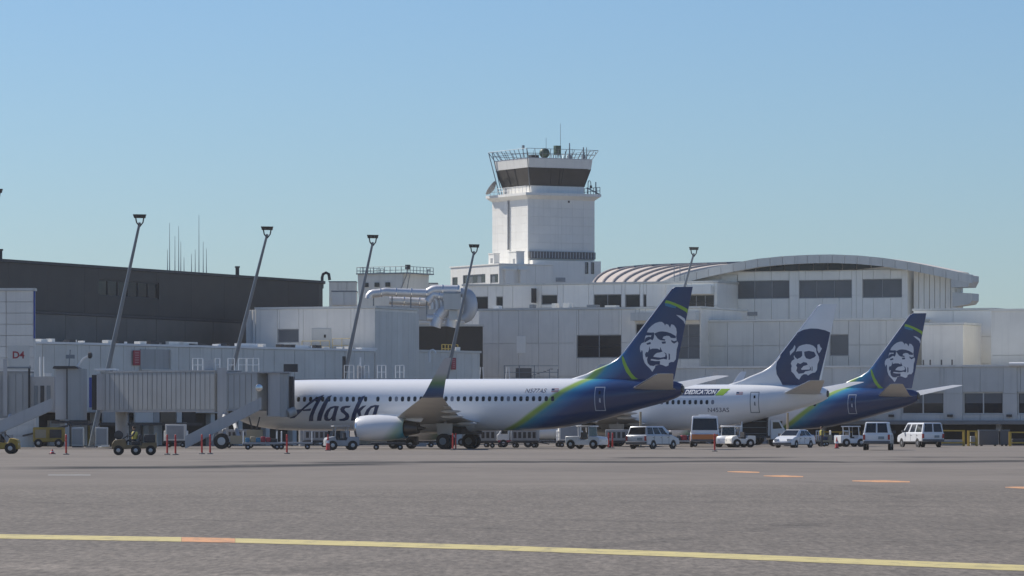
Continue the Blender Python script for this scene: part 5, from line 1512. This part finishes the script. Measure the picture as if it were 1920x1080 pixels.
MINI = dict(low=[(-2.40,.32),(-2.46,.95),(-2.38,1.10),(1.3,1.10),(1.6,1.02),(2.30,.82),(2.46,.60),(2.42,.30)], belt=(-2.40,1.55,1.08), roof=(-2.12,.45,1.78), w=1.95, inset=.20)
motor('minivan', 'silver white minivan parked below the nearest tail, seen from its rear right corner', 'minivan', gpos(1224, 841.5), (.56,.83), paint=W['silver'], wheels=(-1.45,1.5), r_=.34, side_win=((.03,.27),(.31,.56),(.60,.82)), **MINI)
VAN = dict(low=[(-2.70,.50),(-2.76,1.10),(-2.74,1.25),(1.6,1.25),(1.8,1.18),(2.55,1.02),(2.75,.80),(2.70,.42)], belt=(-2.74,1.8,1.22), roof=(-2.60,.95,2.08), w=2.02, inset=.20)
VR = ((.07,.47,.14,.9),(.53,.93,.14,.9))
motor('cargo_van', 'white cargo van seen squarely from behind, nearer of the two vans', 'van', gpos(1647, 844.0), (.13,.99), paint=W['carwhite'], wheels=(-1.7,1.75), r_=.37, side_win=((.70,.92),), rear=VR, **VAN)
motor('cargo_van', 'white cargo van with sunlit left flank, rightmost and farther of the two vans', 'van', gpos(1726, 838.6), (-.30,.95), paint=W['carwhite'], wheels=(-1.7,1.75), r_=.37, side_win=((.06,.34),(.40,.64),(.72,.92)), rear=VR, **VAN)
CAR = dict(low=[(-2.18,.28),(-2.24,.85),(-2.0,1.02),(.9,.98),(1.5,.90),(2.02,.72),(2.24,.52),(2.20,.22)], belt=(-2.10,1.35,.96), roof=(-1.0,.25,1.50), w=1.76, inset=.22)
motor('hatchback_car', 'white hatchback car facing left beside the box truck', 'car', gpos(1489, 839.5), (-.50,-.87), paint=W['carwhite'], wheels=(-1.35,1.35), r_=.31, side_win=((.10,.40),(.44,.80)), rearplate=False, **CAR)
# shuttle bus
bus = motor('shuttle_bus', 'white shuttle bus with orange lower band facing the camera', 'bus', gpos(1324, 838.6)+Vector((0,3,0)), (-.035,-.999),
  low=[(-3.4,.45),(-3.42,1.25),(3.2,1.25),(3.38,1.0),(3.40,.5)], belt=(-3.4,3.25,1.22), roof=(-3.3,3.05,2.66), w=2.45, inset=.16, paint=W['carwhite'], wheels=(-2.1,2.2), r_=.42, side_win=((.04,.22),(.25,.43),(.46,.64),(.67,.9)), front=(.05,.95,.25,.86), rearplate=False)
MB().box(3.39, 3.43, -1.12, 1.12, .5, 1.10).build('orange_band', W['orange'], bus)
for s_ in (-1, 1): MB().box(-3.3, 3.2, s_*1.226-.012, s_*1.226+.012, .55, .98).build('orange_band', W['orange'], bus)
MB().box(-.9,.9,-.5,.5,2.62,2.78).build('roof_unit', W['white'], bus)

# box truck with open side
t = thing('box_truck', 'white box truck with dark open side between the bus and the white car', 'truck', gpos(1420, 837)+Vector((0,2,0)), R(8))
MB().box(-1.5,1.0,-1.1,1.1,.75,.95).build('chassis', W['iron'], t)
bx = MB().box(-1.55,1.0,1.0,1.15,.95,2.95).box(-1.55,-1.45,-1.1,1.0,.95,2.95).box(.9,1.0,-1.1,1.0,.95,2.95).build('box_wall', W['carwhite'], t)
MB().box(-1.6,1.05,-1.15,1.2,2.96,3.08).build('box_roof', W['white'], t)
MB().box(-1.44,.89,-.4,.98,.96,2.9).build('box_interior', W['dark'], t)
for k in range(3): MB().box(-1.42,.87,-1.0,-.42,1.1+.55*k,1.14+.55*k).build('shelf', W['galv'], t)
cb = bevel(MB().prism([(1.1,.6),(1.1,2.35),(1.9,2.35),(2.35,1.6),(2.45,1.4),(2.45,.6)], -1.05, 1.05).build('cab', W['carwhite'], t), .08)
MB().prism([(1.3,1.55),(1.3,2.15),(1.85,2.15),(2.15,1.6)], -1.065, -1.04).build('side_window', W['cglass'], t)
MB().box(1.86,2.2,-.9,.9,1.62,2.25).build('windscreen', W['cglass'], t)
for x in (-.9, 1.75):
    for s_ in (-1, 1): road_wheel(t, x, s_*.98, .42, .25)
def tug(name, label, pos, rz, paint, cab=True, L=2.6, w=1.5, cabx=-.3, wr=.36):
    t = thing(name, label, 'tow tractor', pos, rz, 'tow tractors on the apron')
    bevel(MB().prism([(-L/2,.30),(-L/2,.98),(cabx-.1,1.0),(cabx,.72),(cabx+.75,.72),(cabx+.85,1.02),(L/2-.1,.92),(L/2,.75),(L/2,.30)], -w/2, w/2).build('chassis', paint, t), .05)
    if cab:
        b = MB()
        for x in (cabx-.05, cabx+.85):
            for s_ in (-1, 1): b.bar((x, s_*(w/2-.08), .95), (x-.05, s_*(w/2-.12), 1.72), .06)
        b.build('cab_frame', paint, t)
        bevel(MB().box(cabx-.25, cabx+.98, -w/2+.03, w/2-.03, 1.72, 1.82).build('cab_roof', paint, t), .03)
        MB().hexa([(cabx+.84,-w/2+.12,1.02),(cabx+.88,-w/2+.12,1.02),(cabx+.88,w/2-.12,1.02),(cabx+.84,w/2-.12,1.02)],[(cabx+.78,-w/2+.14,1.70),(cabx+.82,-w/2+.14,1.70),(cabx+.82,w/2-.14,1.70),(cabx+.78,w/2-.14,1.70)]).build('windscreen', W['cglass'], t)
    else:
        MB().tube([(cabx+.8,0,1.0),(cabx+.55,0,1.25)], .03, 6).lathe([(-.02,.12),(-.02,.18),(.02,.18),(.02,.12)], 14, 'x', (cabx+.5, 0, 1.27)).build('steering_wheel', W['iron'], t)
    MB().box(cabx+.02, cabx+.5, -.45, .45, .73, .88).box(cabx+.0, cabx+.14, -.45, .45, .88, 1.30).build('seat', W['iron'], t)
    for x in (-L/2+.5, L/2-.5):
        for s_ in (-1, 1): road_wheel(t, x, s_*(w/2-.05), wr, .24)
    for s_ in (-1, 1): MB().box(L/2-.06, L/2+.02, s_*(w/2-.28)-.1, s_*(w/2-.28)+.1, .55, .7).build('headlight', W['head'], t)
    MB().box(-L/2-.12, -L/2, -.12, .12, .38, .52).build('tow_hitch', W['iron'], t)
    return t
tug('tow_tractor', 'white cabbed tow tractor left of the two red posts beneath the nearest tail', gpos(1100, 841.5), R(-28), W['carwhite'], True, 3.0, 1.6)
tug('tow_tractor', 'dark open tow tractor in front of the nearest engine', gpos(640, 844), R(190), W['grey'], True, 2.5)
tug('tow_tractor', 'white tow tractor just right of the shuttle bus', gpos(1372, 838.8), R(235), W['carwhite'], True, 2.6)
tug('tow_tractor', 'small white tow tractor left of the box truck', gpos(1388, 839), R(200), W['panel'], False, 2.2)
tug('tow_tractor', 'white tow tractor behind the orange cone under the farthest tail', gpos(1594, 837.8), R(20), W['carwhite'], True, 2.4)
tug('tow_tractor', 'black and yellow tractor cut by the left edge', gpos(4, 851), R(0), W['ochre'], False, 2.2)
def dolly(label, pos, rz, deck, load=None, L=2.6, w=1.5, ends=True):
    t = thing('baggage_dolly', label, 'dolly', pos, rz, 'baggage dollies on the apron')
    bevel(MB().box(-L/2, L/2, -w/2, w/2, .40, .56).build('deck', deck, t), .03)
    if ends:
        for s_ in (-1, 1):
            b = MB()
            for y in (-w/2+.06, 0, w/2-.06): b.bar((s_*(L/2-.06), y, .56), (s_*(L/2-.06), y, 1.35), .06)
            b.bar((s_*(L/2-.06), -w/2, 1.36), (s_*(L/2-.06), w/2, 1.36), .07); b.bar((s_*(L/2-.06), -w/2, .95), (s_*(L/2-.06), w/2, .95), .05)
            b.build('end_rack', W['rail'], t)
    for x in (-L/2+.4, L/2-.4):
        for s_ in (-1, 1): road_wheel(t, x, s_*(w/2-.12), .2, .14)
    MB().bar((L/2, 0, .45), (L/2+.8, 0, .3), .06).build('drawbar', W['iron'], t)
    rg_ = random.Random(len(label))
    if load == 'bags':
        x = -L/2+.2
        while x < L/2-.5:
            l_ = rg_.uniform(.35,.6); h_ = rg_.uniform(.25,.5)
            bevel(MB().box(x, x+l_-.04, -w/2+.15, w/2-.2, .565, .565+h_).build('suitcase', rg_.choice((W['iron'],W['tealc'],W['redsign'],W['tan'],W['navy'])), t), .05); x += l_
    elif load == 'box':
        bevel(MB().box(-L/2+.15, L/2-.15, -w/2+.05, w/2-.05, .565, 1.95).build('container', W['panel'], t), .04)
        MB().box(-L/2+.3, L/2-.3, -w/2+.035, -w/2+.05, .7, 1.8).build('container_curtain', W['grey'], t)
    elif load == 'tank':
        MB().lathe([(-L/2+.1,.2),(-L/2+.14,.5),(-L/2+.25,.6),(L/2-.25,.6),(L/2-.14,.5),(L/2-.1,.2)], 24, 'x', (0,0,1.2)).build('tank', W['panel'], t, True)
        for x in (-.7, .7): MB().box(x-.06, x+.06, -.45, .45, .56, .75).build('cradle', W['iron'], t)
    elif load == 'gpu':
        bevel(MB().box(-L/2+.1, L/2-.1, -w/2+.1, w/2-.1, .565, 1.5).build('generator', W['grey'], t), .06)
        for k in range(5): MB().box(-L/2+.3+.4*k, -L/2+.55+.4*k, -w/2+.085, -w/2+.1, .8, 1.3).build('louvre', W['iron'], t)
    return t
dolly('grey baggage dolly with white end racks under the forward fuselage, left of two', gpos(492, 843.2), R(4), W['grey'], 'bags', 3.0)
dolly('grey baggage dolly with white end racks under the forward fuselage, right of two', gpos(552, 842.6), R(2), W['grey'], None, 2.8)
dolly('pale container dolly just right of the main wheels', gpos(926, 838.8), R(-5), W['iron'], 'box', 2.0)
dolly('round grey tank trailer under the rear fuselage', gpos(1026, 838.2), R(3), W['iron'], 'tank', 2.7)
dolly('grey generator trailer left of the tank trailer under the fuselage', gpos(985, 839.6), R(-8), W['iron'], 'gpu', 2.4, ends=False)
dolly('small dark dolly below the engine with pale load', gpos(728, 843.5), R(0), W['iron'], None, 2.6, ends=False)
dolly('dark generator trailer behind the dollies under the forward fuselage', gpos(592, 838.6), R(0), W['iron'], 'gpu', 2.2, ends=False)
dolly('baggage dolly loaded with cases right of the white car', gpos(1560, 837.2), R(12), W['tan'], 'bags', 2.6)
dolly('low dolly with cases behind the white tow tractor under the far tail', gpos(1535, 836.4), R(0), W['yellow'], 'bags', 2.2)
# tall service truck under the fuselage
t = thing('service_truck', 'pale lavatory service truck with red trim under the rear fuselage', 'truck', gpos(968, 839), R(178))
MB().box(-1.6,1.5,-.85,.85,.45,.62).build('chassis', W['redsign'], t)
bevel(MB().prism([(.55,.55),(.55,1.75),(1.15,1.75),(1.45,1.15),(1.6,1.05),(1.6,.55)], -.85, .85).build('cab', W['panel'], t), .06)
MB().prism([(.7,1.15),(.7,1.6),(1.08,1.6),(1.28,1.15)], .84, .865).build('side_window', W['cglass'], t)
bevel(MB().box(-1.6,.45,-.8,.8,.63,1.45).build('tank', W['panel2'], t), .12)
for x in (-1.0, 1.05):
    for s_ in (-1, 1): road_wheel(t, x, s_*.75, .34, .22)

# utility cart with a driver
def person(name, label, pos, rz, pose, vest=True, cat='person'):
    t = thing(name, label, cat, pos, rz)
    if pose == 'sit':
        J = {'pel':(0,0,.92),'sp':(-.03,0,1.15),'ch':(-.02,0,1.36),'nk':(.01,0,1.50),'hip_l':(.02,.10,.90),'kn_l':(.45,.12,.92),'an_l':(.50,.12,.50),'to_l':(.66,.12,.46),
             'sh_l':(-.02,.20,1.40),'el_l':(.16,.24,1.16),'wr_l':(.40,.16,1.20),'fi_l':(.48,.14,1.22)}
    else:
        J = {'pel':(0,0,.95),'sp':(0,0,1.15),'ch':(0,0,1.36),'nk':(.01,0,1.50),'hip_l':(0,.10,.92),'kn_l':(.03,.11,.50),'an_l':(0,.12,.09),'to_l':(.16,.13,.04),
             'sh_l':(0,.20,1.41),'el_l':(.02,.25,1.13),'wr_l':(.14,.24,.90),'fi_l':(.18,.23,.80)}
    rad = {'pel':.15,'sp':.14,'ch':.16,'nk':.06,'hip_l':.10,'kn_l':.065,'an_l':.045,'to_l':.04,'sh_l':.075,'el_l':.048,'wr_l':.034,'fi_l':.035}
    names = list(J); 
    for k in list(J):
        if k.endswith('_l'):
            r_ = k[:-1]+'r'; x, y, z = J[k]; J[r_] = (x, -y, z); rad[r_] = rad[k]
    names = list(J); idx = {k: i for i, k in enumerate(names)}
    E = [('pel','sp'),('sp','ch'),('ch','nk')]
    for s_ in 'lr': E += [('pel','hip_'+s_),('hip_'+s_,'kn_'+s_),('kn_'+s_,'an_'+s_),('an_'+s_,'to_'+s_),('ch','sh_'+s_),('sh_'+s_,'el_'+s_),('el_'+s_,'wr_'+s_),('wr_'+s_,'fi_'+s_)]
    me = bpy.data.meshes.new('body'); me.from_pydata([J[k] for k in names], [(idx[a], idx[b_]) for a, b_ in E], [])
    o = obj('body', me, W['trouser'], t)
    md = o.modifiers.new('skin', 'SKIN')
    for k in names:
        v = me.skin_vertices[0].data[idx[k]]; v.radius = (rad[k], rad[k]); v.use_root = (k == 'pel')
    sb = o.modifiers.new('sub', 'SUBSURF'); sb.levels = 1; sb.render_levels = 1
    cx, _, cz = J['ch']
    if vest:
        MB().rings([[(cx+dx*.185*k_, dy*.225*k_, z) for dx, dy in [(math.cos(2*math.pi*i/14), math.sin(2*math.pi*i/14)) for i in range(14)]] for z, k_ in ((cz-.36,.95),(cz-.2,.97),(cz,1.03),(cz+.06,.95),(cz+.10,.6))]).build('vest', W['vest'], t, True)
    hx, hz = J['nk'][0]+.03, J['nk'][2]+.17
    hd = MB().lathe([(-.12,.03),(-.10,.065),(-.04,.085),(.03,.095),(.09,.08),(.12,.04)], 14, 'z', (hx, 0, hz)).build('head', W['skin'], t, True)
    MB().lathe([(-.02,.097),(.05,.102),(.10,.088),(.135,.04)], 14, 'z', (hx-.012, 0, hz)).build('hair', W['hair'], hd, True)
    MB().hexa([(hx+.085,-.014,hz-.04),(hx+.115,-.010,hz-.04),(hx+.115,.010,hz-.04),(hx+.085,.014,hz-.04)],[(hx+.085,-.008,hz+.02),(hx+.09,-.006,hz+.02),(hx+.09,.006,hz+.02),(hx+.085,.008,hz+.02)]).build('nose', W['skin'], hd)
    return t
cp = gpos(252, 853.5)
t = thing('utility_cart', 'tan open utility cart with a rider, alone on the apron at left', 'cart', cp, R(183))
bevel(MB().prism([(-1.35,.42),(-1.35,.78),(-.5,.78),(-.45,.62),(.45,.62),(.55,1.0),(1.2,.92),(1.35,.7),(1.35,.38)], -.62, .62).build('body', W['brown'], t), .05)
for x in (-1.0, -.1, .95):
    for s_ in (-1, 1): road_wheel(t, x, s_*.55, .30, .22)
bevel(MB().box(-.35,.15,-.5,.5,.62,.86).box(-.42,-.28,-.5,.5,.86,1.25).build('seat', W['iron'], t), .04)
bevel(MB().box(-1.3,-.6,-.5,.5,.785,1.25).build('tool_box', W['iron'], t), .05)
MB().box(-1.34,-1.28,-.55,.55,.6,1.35).build('rear_rack', W['tan'], t)
MB().tube([(.75,0,.95),(.45,0,1.15)], .03, 6).lathe([(-.015,.13),(-.015,.18),(.015,.18),(.015,.13)], 14, 'x', (.42,0,1.17)).build('steering_wheel', W['iron'], t)
MB().lathe([(0,.05),(.02,.25),(.5,.28),(.52,.05)], 16, 'y', (.95,-.26,1.22)).build('hose_reel', W['iron'], t, True)
MB().bar((1.35,0,.45),(2.2,.1,.5), .08).box(1.5,2.0,-.25,.25,.5,.62).build('tow_bar', W['panel'], t)
dp_ = cp + Vector((0,0,-.02))
person('person', 'rider in pale hi-vis vest sitting on the tan utility cart', dp_, R(183), 'sit')
person('person', 'ramp worker in hi-vis vest standing right of the white car under the far tail', gpos(1541, 838), R(200), 'stand')

# posts and cones
def post(label, px, py, h_=1.2, m=None):
    t = thing('marker_post', label, 'post', gpos(px, py), 0, 'red marker posts on the apron')
    MB().lathe([(0,.20),(.05,.20),(.07,.08),(.10,.06)], 14, 'z').build('base', W['bumper'], t, True)
    MB().lathe([(.09,.062),(h_-.03,.055),(h_,.03)], 12, 'z').build('tube', W['red'], t, True)
    for k in (.62, .8): MB().lathe([(h_*k,.064),(h_*k+.07,.064)], 12, 'z').build('reflective_band', W['redsign'], t)
for (px, py, lab) in ((124,852.5,'red marker post left of the tan utility cart, alone'),(313.5,852.5,'left post of the red pair just right of the utility cart'),(329,853,'right post of the red pair just right of the utility cart'),
   (378.5,851.5,'left post of the red pair by the bridge wheels'),(394,851.5,'right post of the red pair by the bridge wheels'),(538,851,'red marker post in front of the baggage dollies'),(849,844,'left red post in front of the main wheels'),
   (854.5,842.8,'right red post in front of the main wheels'),(1141,840.5,'left post of the red pair left of the silver minivan'),(1148.5,840.5,'right post of the red pair left of the silver minivan'),(1340,846.5,'dark thin post in front of the shuttle bus')):
    post(lab, px, py, 1.25)
def cone(label, px, py, h_=.75):
    t = thing('traffic_cone', label, 'cone', gpos(px, py), 0, 'traffic cones')
    MB().box(-.2,.2,-.2,.2,0,.05).build('base', W['bumper'], t)
    MB().lathe([(.05,.16),(h_*.5,.10),(h_,.03)], 14, 'z').build('cone', W['red'], t, True)
    MB().lathe([(h_*.45,.113),(h_*.62,.092)], 14, 'z').build('white_band', W['decalw'], t)
cone('orange red cone in front of the dark tractor by the engine', 615, 845, 1.2)
cone('orange red cone under the far tail by the white tow tractor', 1569, 841, .9)
cone('small cone lying low by the concourse, left of the utility cart', 98, 851.5, .3)

# ground equipment
def racks(label, px0, px1, py, hgt, m=None):
    p = gpos(px0, py); q = gpos(px1, py); L_ = (q-p).length
    t = thing('equipment_rack', label, 'rack', p, math.atan2((q-p).y, (q-p).x), 'yellow equipment racks')
    n = max(1, round(L_/1.6))
    for k in range(n+1):
        x = L_*k/n
        MB().box(x-.07, x+.07, -.07, .07, 0, hgt).build('rack_post', W['yellow'], t)
        MB().box(x-.07, x+.07, .9, 1.04, 0, hgt).build('rack_post', W['yellow'], t)
    for z in (.25, hgt-.12):
        MB().box(0, L_, -.05, .05, z, z+.12).build('rack_beam', W['yellow'], t); MB().box(0, L_, .92, 1.02, z, z+.12).build('rack_beam', W['yellow'], t)
    for k in range(n):
        bevel(MB().box(L_*k/n+.15, L_*(k+1)/n-.15, .1, .85, .05, hgt*random.uniform(.4,.75)).build('stored_unit', random.choice((W['iron'], W['grey'], W['tan'])), t), .05)
racks('yellow rack just right of the rightmost van', 1762, 1808, 836.6, 1.45)
racks('short yellow rack left of the dark storage boxes', 1817, 1832, 836.4, 1.4)
racks('yellow rack at the far right under the window wing', 1895, 1935, 836.6, 1.3)
racks('yellow rack seen beneath the farthest tail', 1540, 1612, 833.8, 1.3)
for i, (x0, x1, lab) in enumerate(((1836,1872,'left of two dark storage boxes under the window wing'),(1875,1893,'right of two dark storage boxes under the window wing'))):
    p = gpos(x0, 836.2); q = gpos(x1, 836.2); L_ = (q-p).length
    t = thing('storage_box', lab, 'storage box', p, 0, 'dark storage boxes')
    bevel(MB().box(0, L_, 0, 1.2, .1, 1.4).build('box', W['bumper'], t), .04); MB().box(-.03, L_+.03, -.03, 1.23, 1.4, 1.47).build('lid', W['galv'], t)
    for k in (0.2, L_-.3): MB().box(k, k+.12, .1, 1.1, 0, .1).build('skid', W['iron'], t)
# yellow loader behind the left bridge
t = thing('belt_loader', 'yellow ground equipment below the left boarding bridge', 'loader', gD(92, 372), R(2))
bevel(MB().box(-1.3, 1.3, -.8, .8, .45, 1.7).build('body', W['ochre'], t), .08)
MB().box(-1.1,-.2,-.83,-.8,.8,1.5).build('side_panel', W['tan'], t); MB().box(.1,1.1,-.83,-.8,.8,1.5).build('side_panel', W['iron'], t)
MB().hexa([(-2.2,-.4,.9),(1.6,-.4,1.75),(1.6,.4,1.75),(-2.2,.4,.9)],[(-2.2,-.4,1.05),(1.6,-.4,1.9),(1.6,.4,1.9),(-2.2,.4,1.05)]).build('belt', W['iron'], t)
for x in (-.85, .85):
    for s_ in (-1, 1): road_wheel(t, x, s_*.72, .36, .24)
for i, (px, lab) in enumerate(((146,'left grey cabinet under the boarding bridges'),(191,'right grey cabinet under the boarding bridges'))):
    t = thing('ground_cabinet', lab, 'cabinet', gD(px, 372), 0, 'cabinets under the boarding bridges')
    bevel(MB().box(-.5,.5,-.4,.4,.1,1.7).build('cabinet', W['panel2'], t), .04); MB().box(-.42,.42,-.43,-.4,.25,1.55).build('door', W['tunnel'], t); MB().box(-.45,.45,-.35,.35,0,.1).build('plinth', W['iron'], t)
# fuel hydrant hose poles under the tails
for (px, D, h_, lab) in ((1201, 372, 3.0, 'yellow tail support pole behind the silver minivan'), (1477, 400, 3.0, 'yellow tail support pole behind the white car')):
    t = thing('tail_stand', lab, 'tail stand', gD(px, D), 0, 'tail stands')
    MB().tube([(0,0,.1),(0,0,h_)], .10, 8).build('pole', W['tan'], t); MB().box(-.35,.35,-.35,.35,0,.1).build('foot', W['iron'], t)

# more ramp clutter under the aircraft
dolly('tan container dolly between the engine and the main wheels', gD(790, 372), R(5), W['iron'], 'box', 2.4)
dolly('dark generator trailer just behind the main wheels', gD(905, 362), R(0), W['iron'], 'gpu', 2.4, ends=False)
dolly('grey container dolly in the shade under the rear fuselage left of the tow tractor', gD(1068, 374), R(4), W['iron'], 'box', 2.2)
dolly('generator trailer in the shade beneath the nearest tail', gD(1165, 366), R(-4), W['iron'], 'gpu', 2.8, ends=False)
dolly('baggage dolly half hidden left of the shuttle bus', gD(1283, 384), R(2), W['grey'], 'bags', 2.6)
dolly('container dolly in the gap right of the shuttle bus', gD(1362, 392), R(0), W['iron'], 'gpu', 2.4)
dolly('grey container dolly behind the bridge stair', gD(330, 372), R(0), W['iron'], 'box', 2.0)
dolly('dark baggage dolly below the nose by the bridge wheels', gD(450, 362), R(3), W['iron'], 'gpu', 2.6, ends=False)
tug('tow_tractor', 'grey open tow tractor under the engine tailpipe', gD(755, 352), R(175), W['iron'], False, 2.4)
# dark stair frame on the roof against the terminal block
t = thing('roof_stair', 'dark metal stair frame against the terminal block above the fuselage', 'stair', gD(995, 470), 0)
for x in (-2.8,-1.2,.4,2.0,2.9): MB().box(x-.05,x+.05,-.05,.05,0,8.3 if x < 2 else 7.9).build('stair_post', W['galv'], t)
for z in (6.9, 7.5, 8.2): MB().box(-2.8,2.9,-.08,-.055,z,z+.07).build('stair_rail', W['galv'], t)
for k in range(14): MB().box(-2.6+.36*k,-2.3+.36*k,.06,.9,6.3+.12*k,6.36+.12*k).build('stair_tread', W['iron'], t)
MB().box(-2.8,2.9,.06,1.0,6.1,6.2).build('stair_landing', W['iron'], t)
MB().box(-1.6,.1,.1,.8,6.2,8.0).build('plant_box', W['bumper'], t)

# ------------------------------------------------------------------ thin veil of air over the apron
hm = bpy.data.materials.new('haze_air'); hm.use_nodes = True
hn = hm.node_tree.nodes; hn.remove(hn['Principled BSDF'])
pv = hn.new('ShaderNodeVolumePrincipled'); pv.inputs['Color'].default_value = (1, .97, .95, 1)
pv.inputs['Density'].default_value = HAZE; pv.inputs['Anisotropy'].default_value = .2
hm.node_tree.links.new(pv.outputs[0], hn['Material Output'].inputs['Volume'])
o = MB().box(-5100, 5100, -400, 5100, -1, 45).build('haze', hm)
tag(o, 'thin even haze over the whole apron', 'haze', kind='stuff')
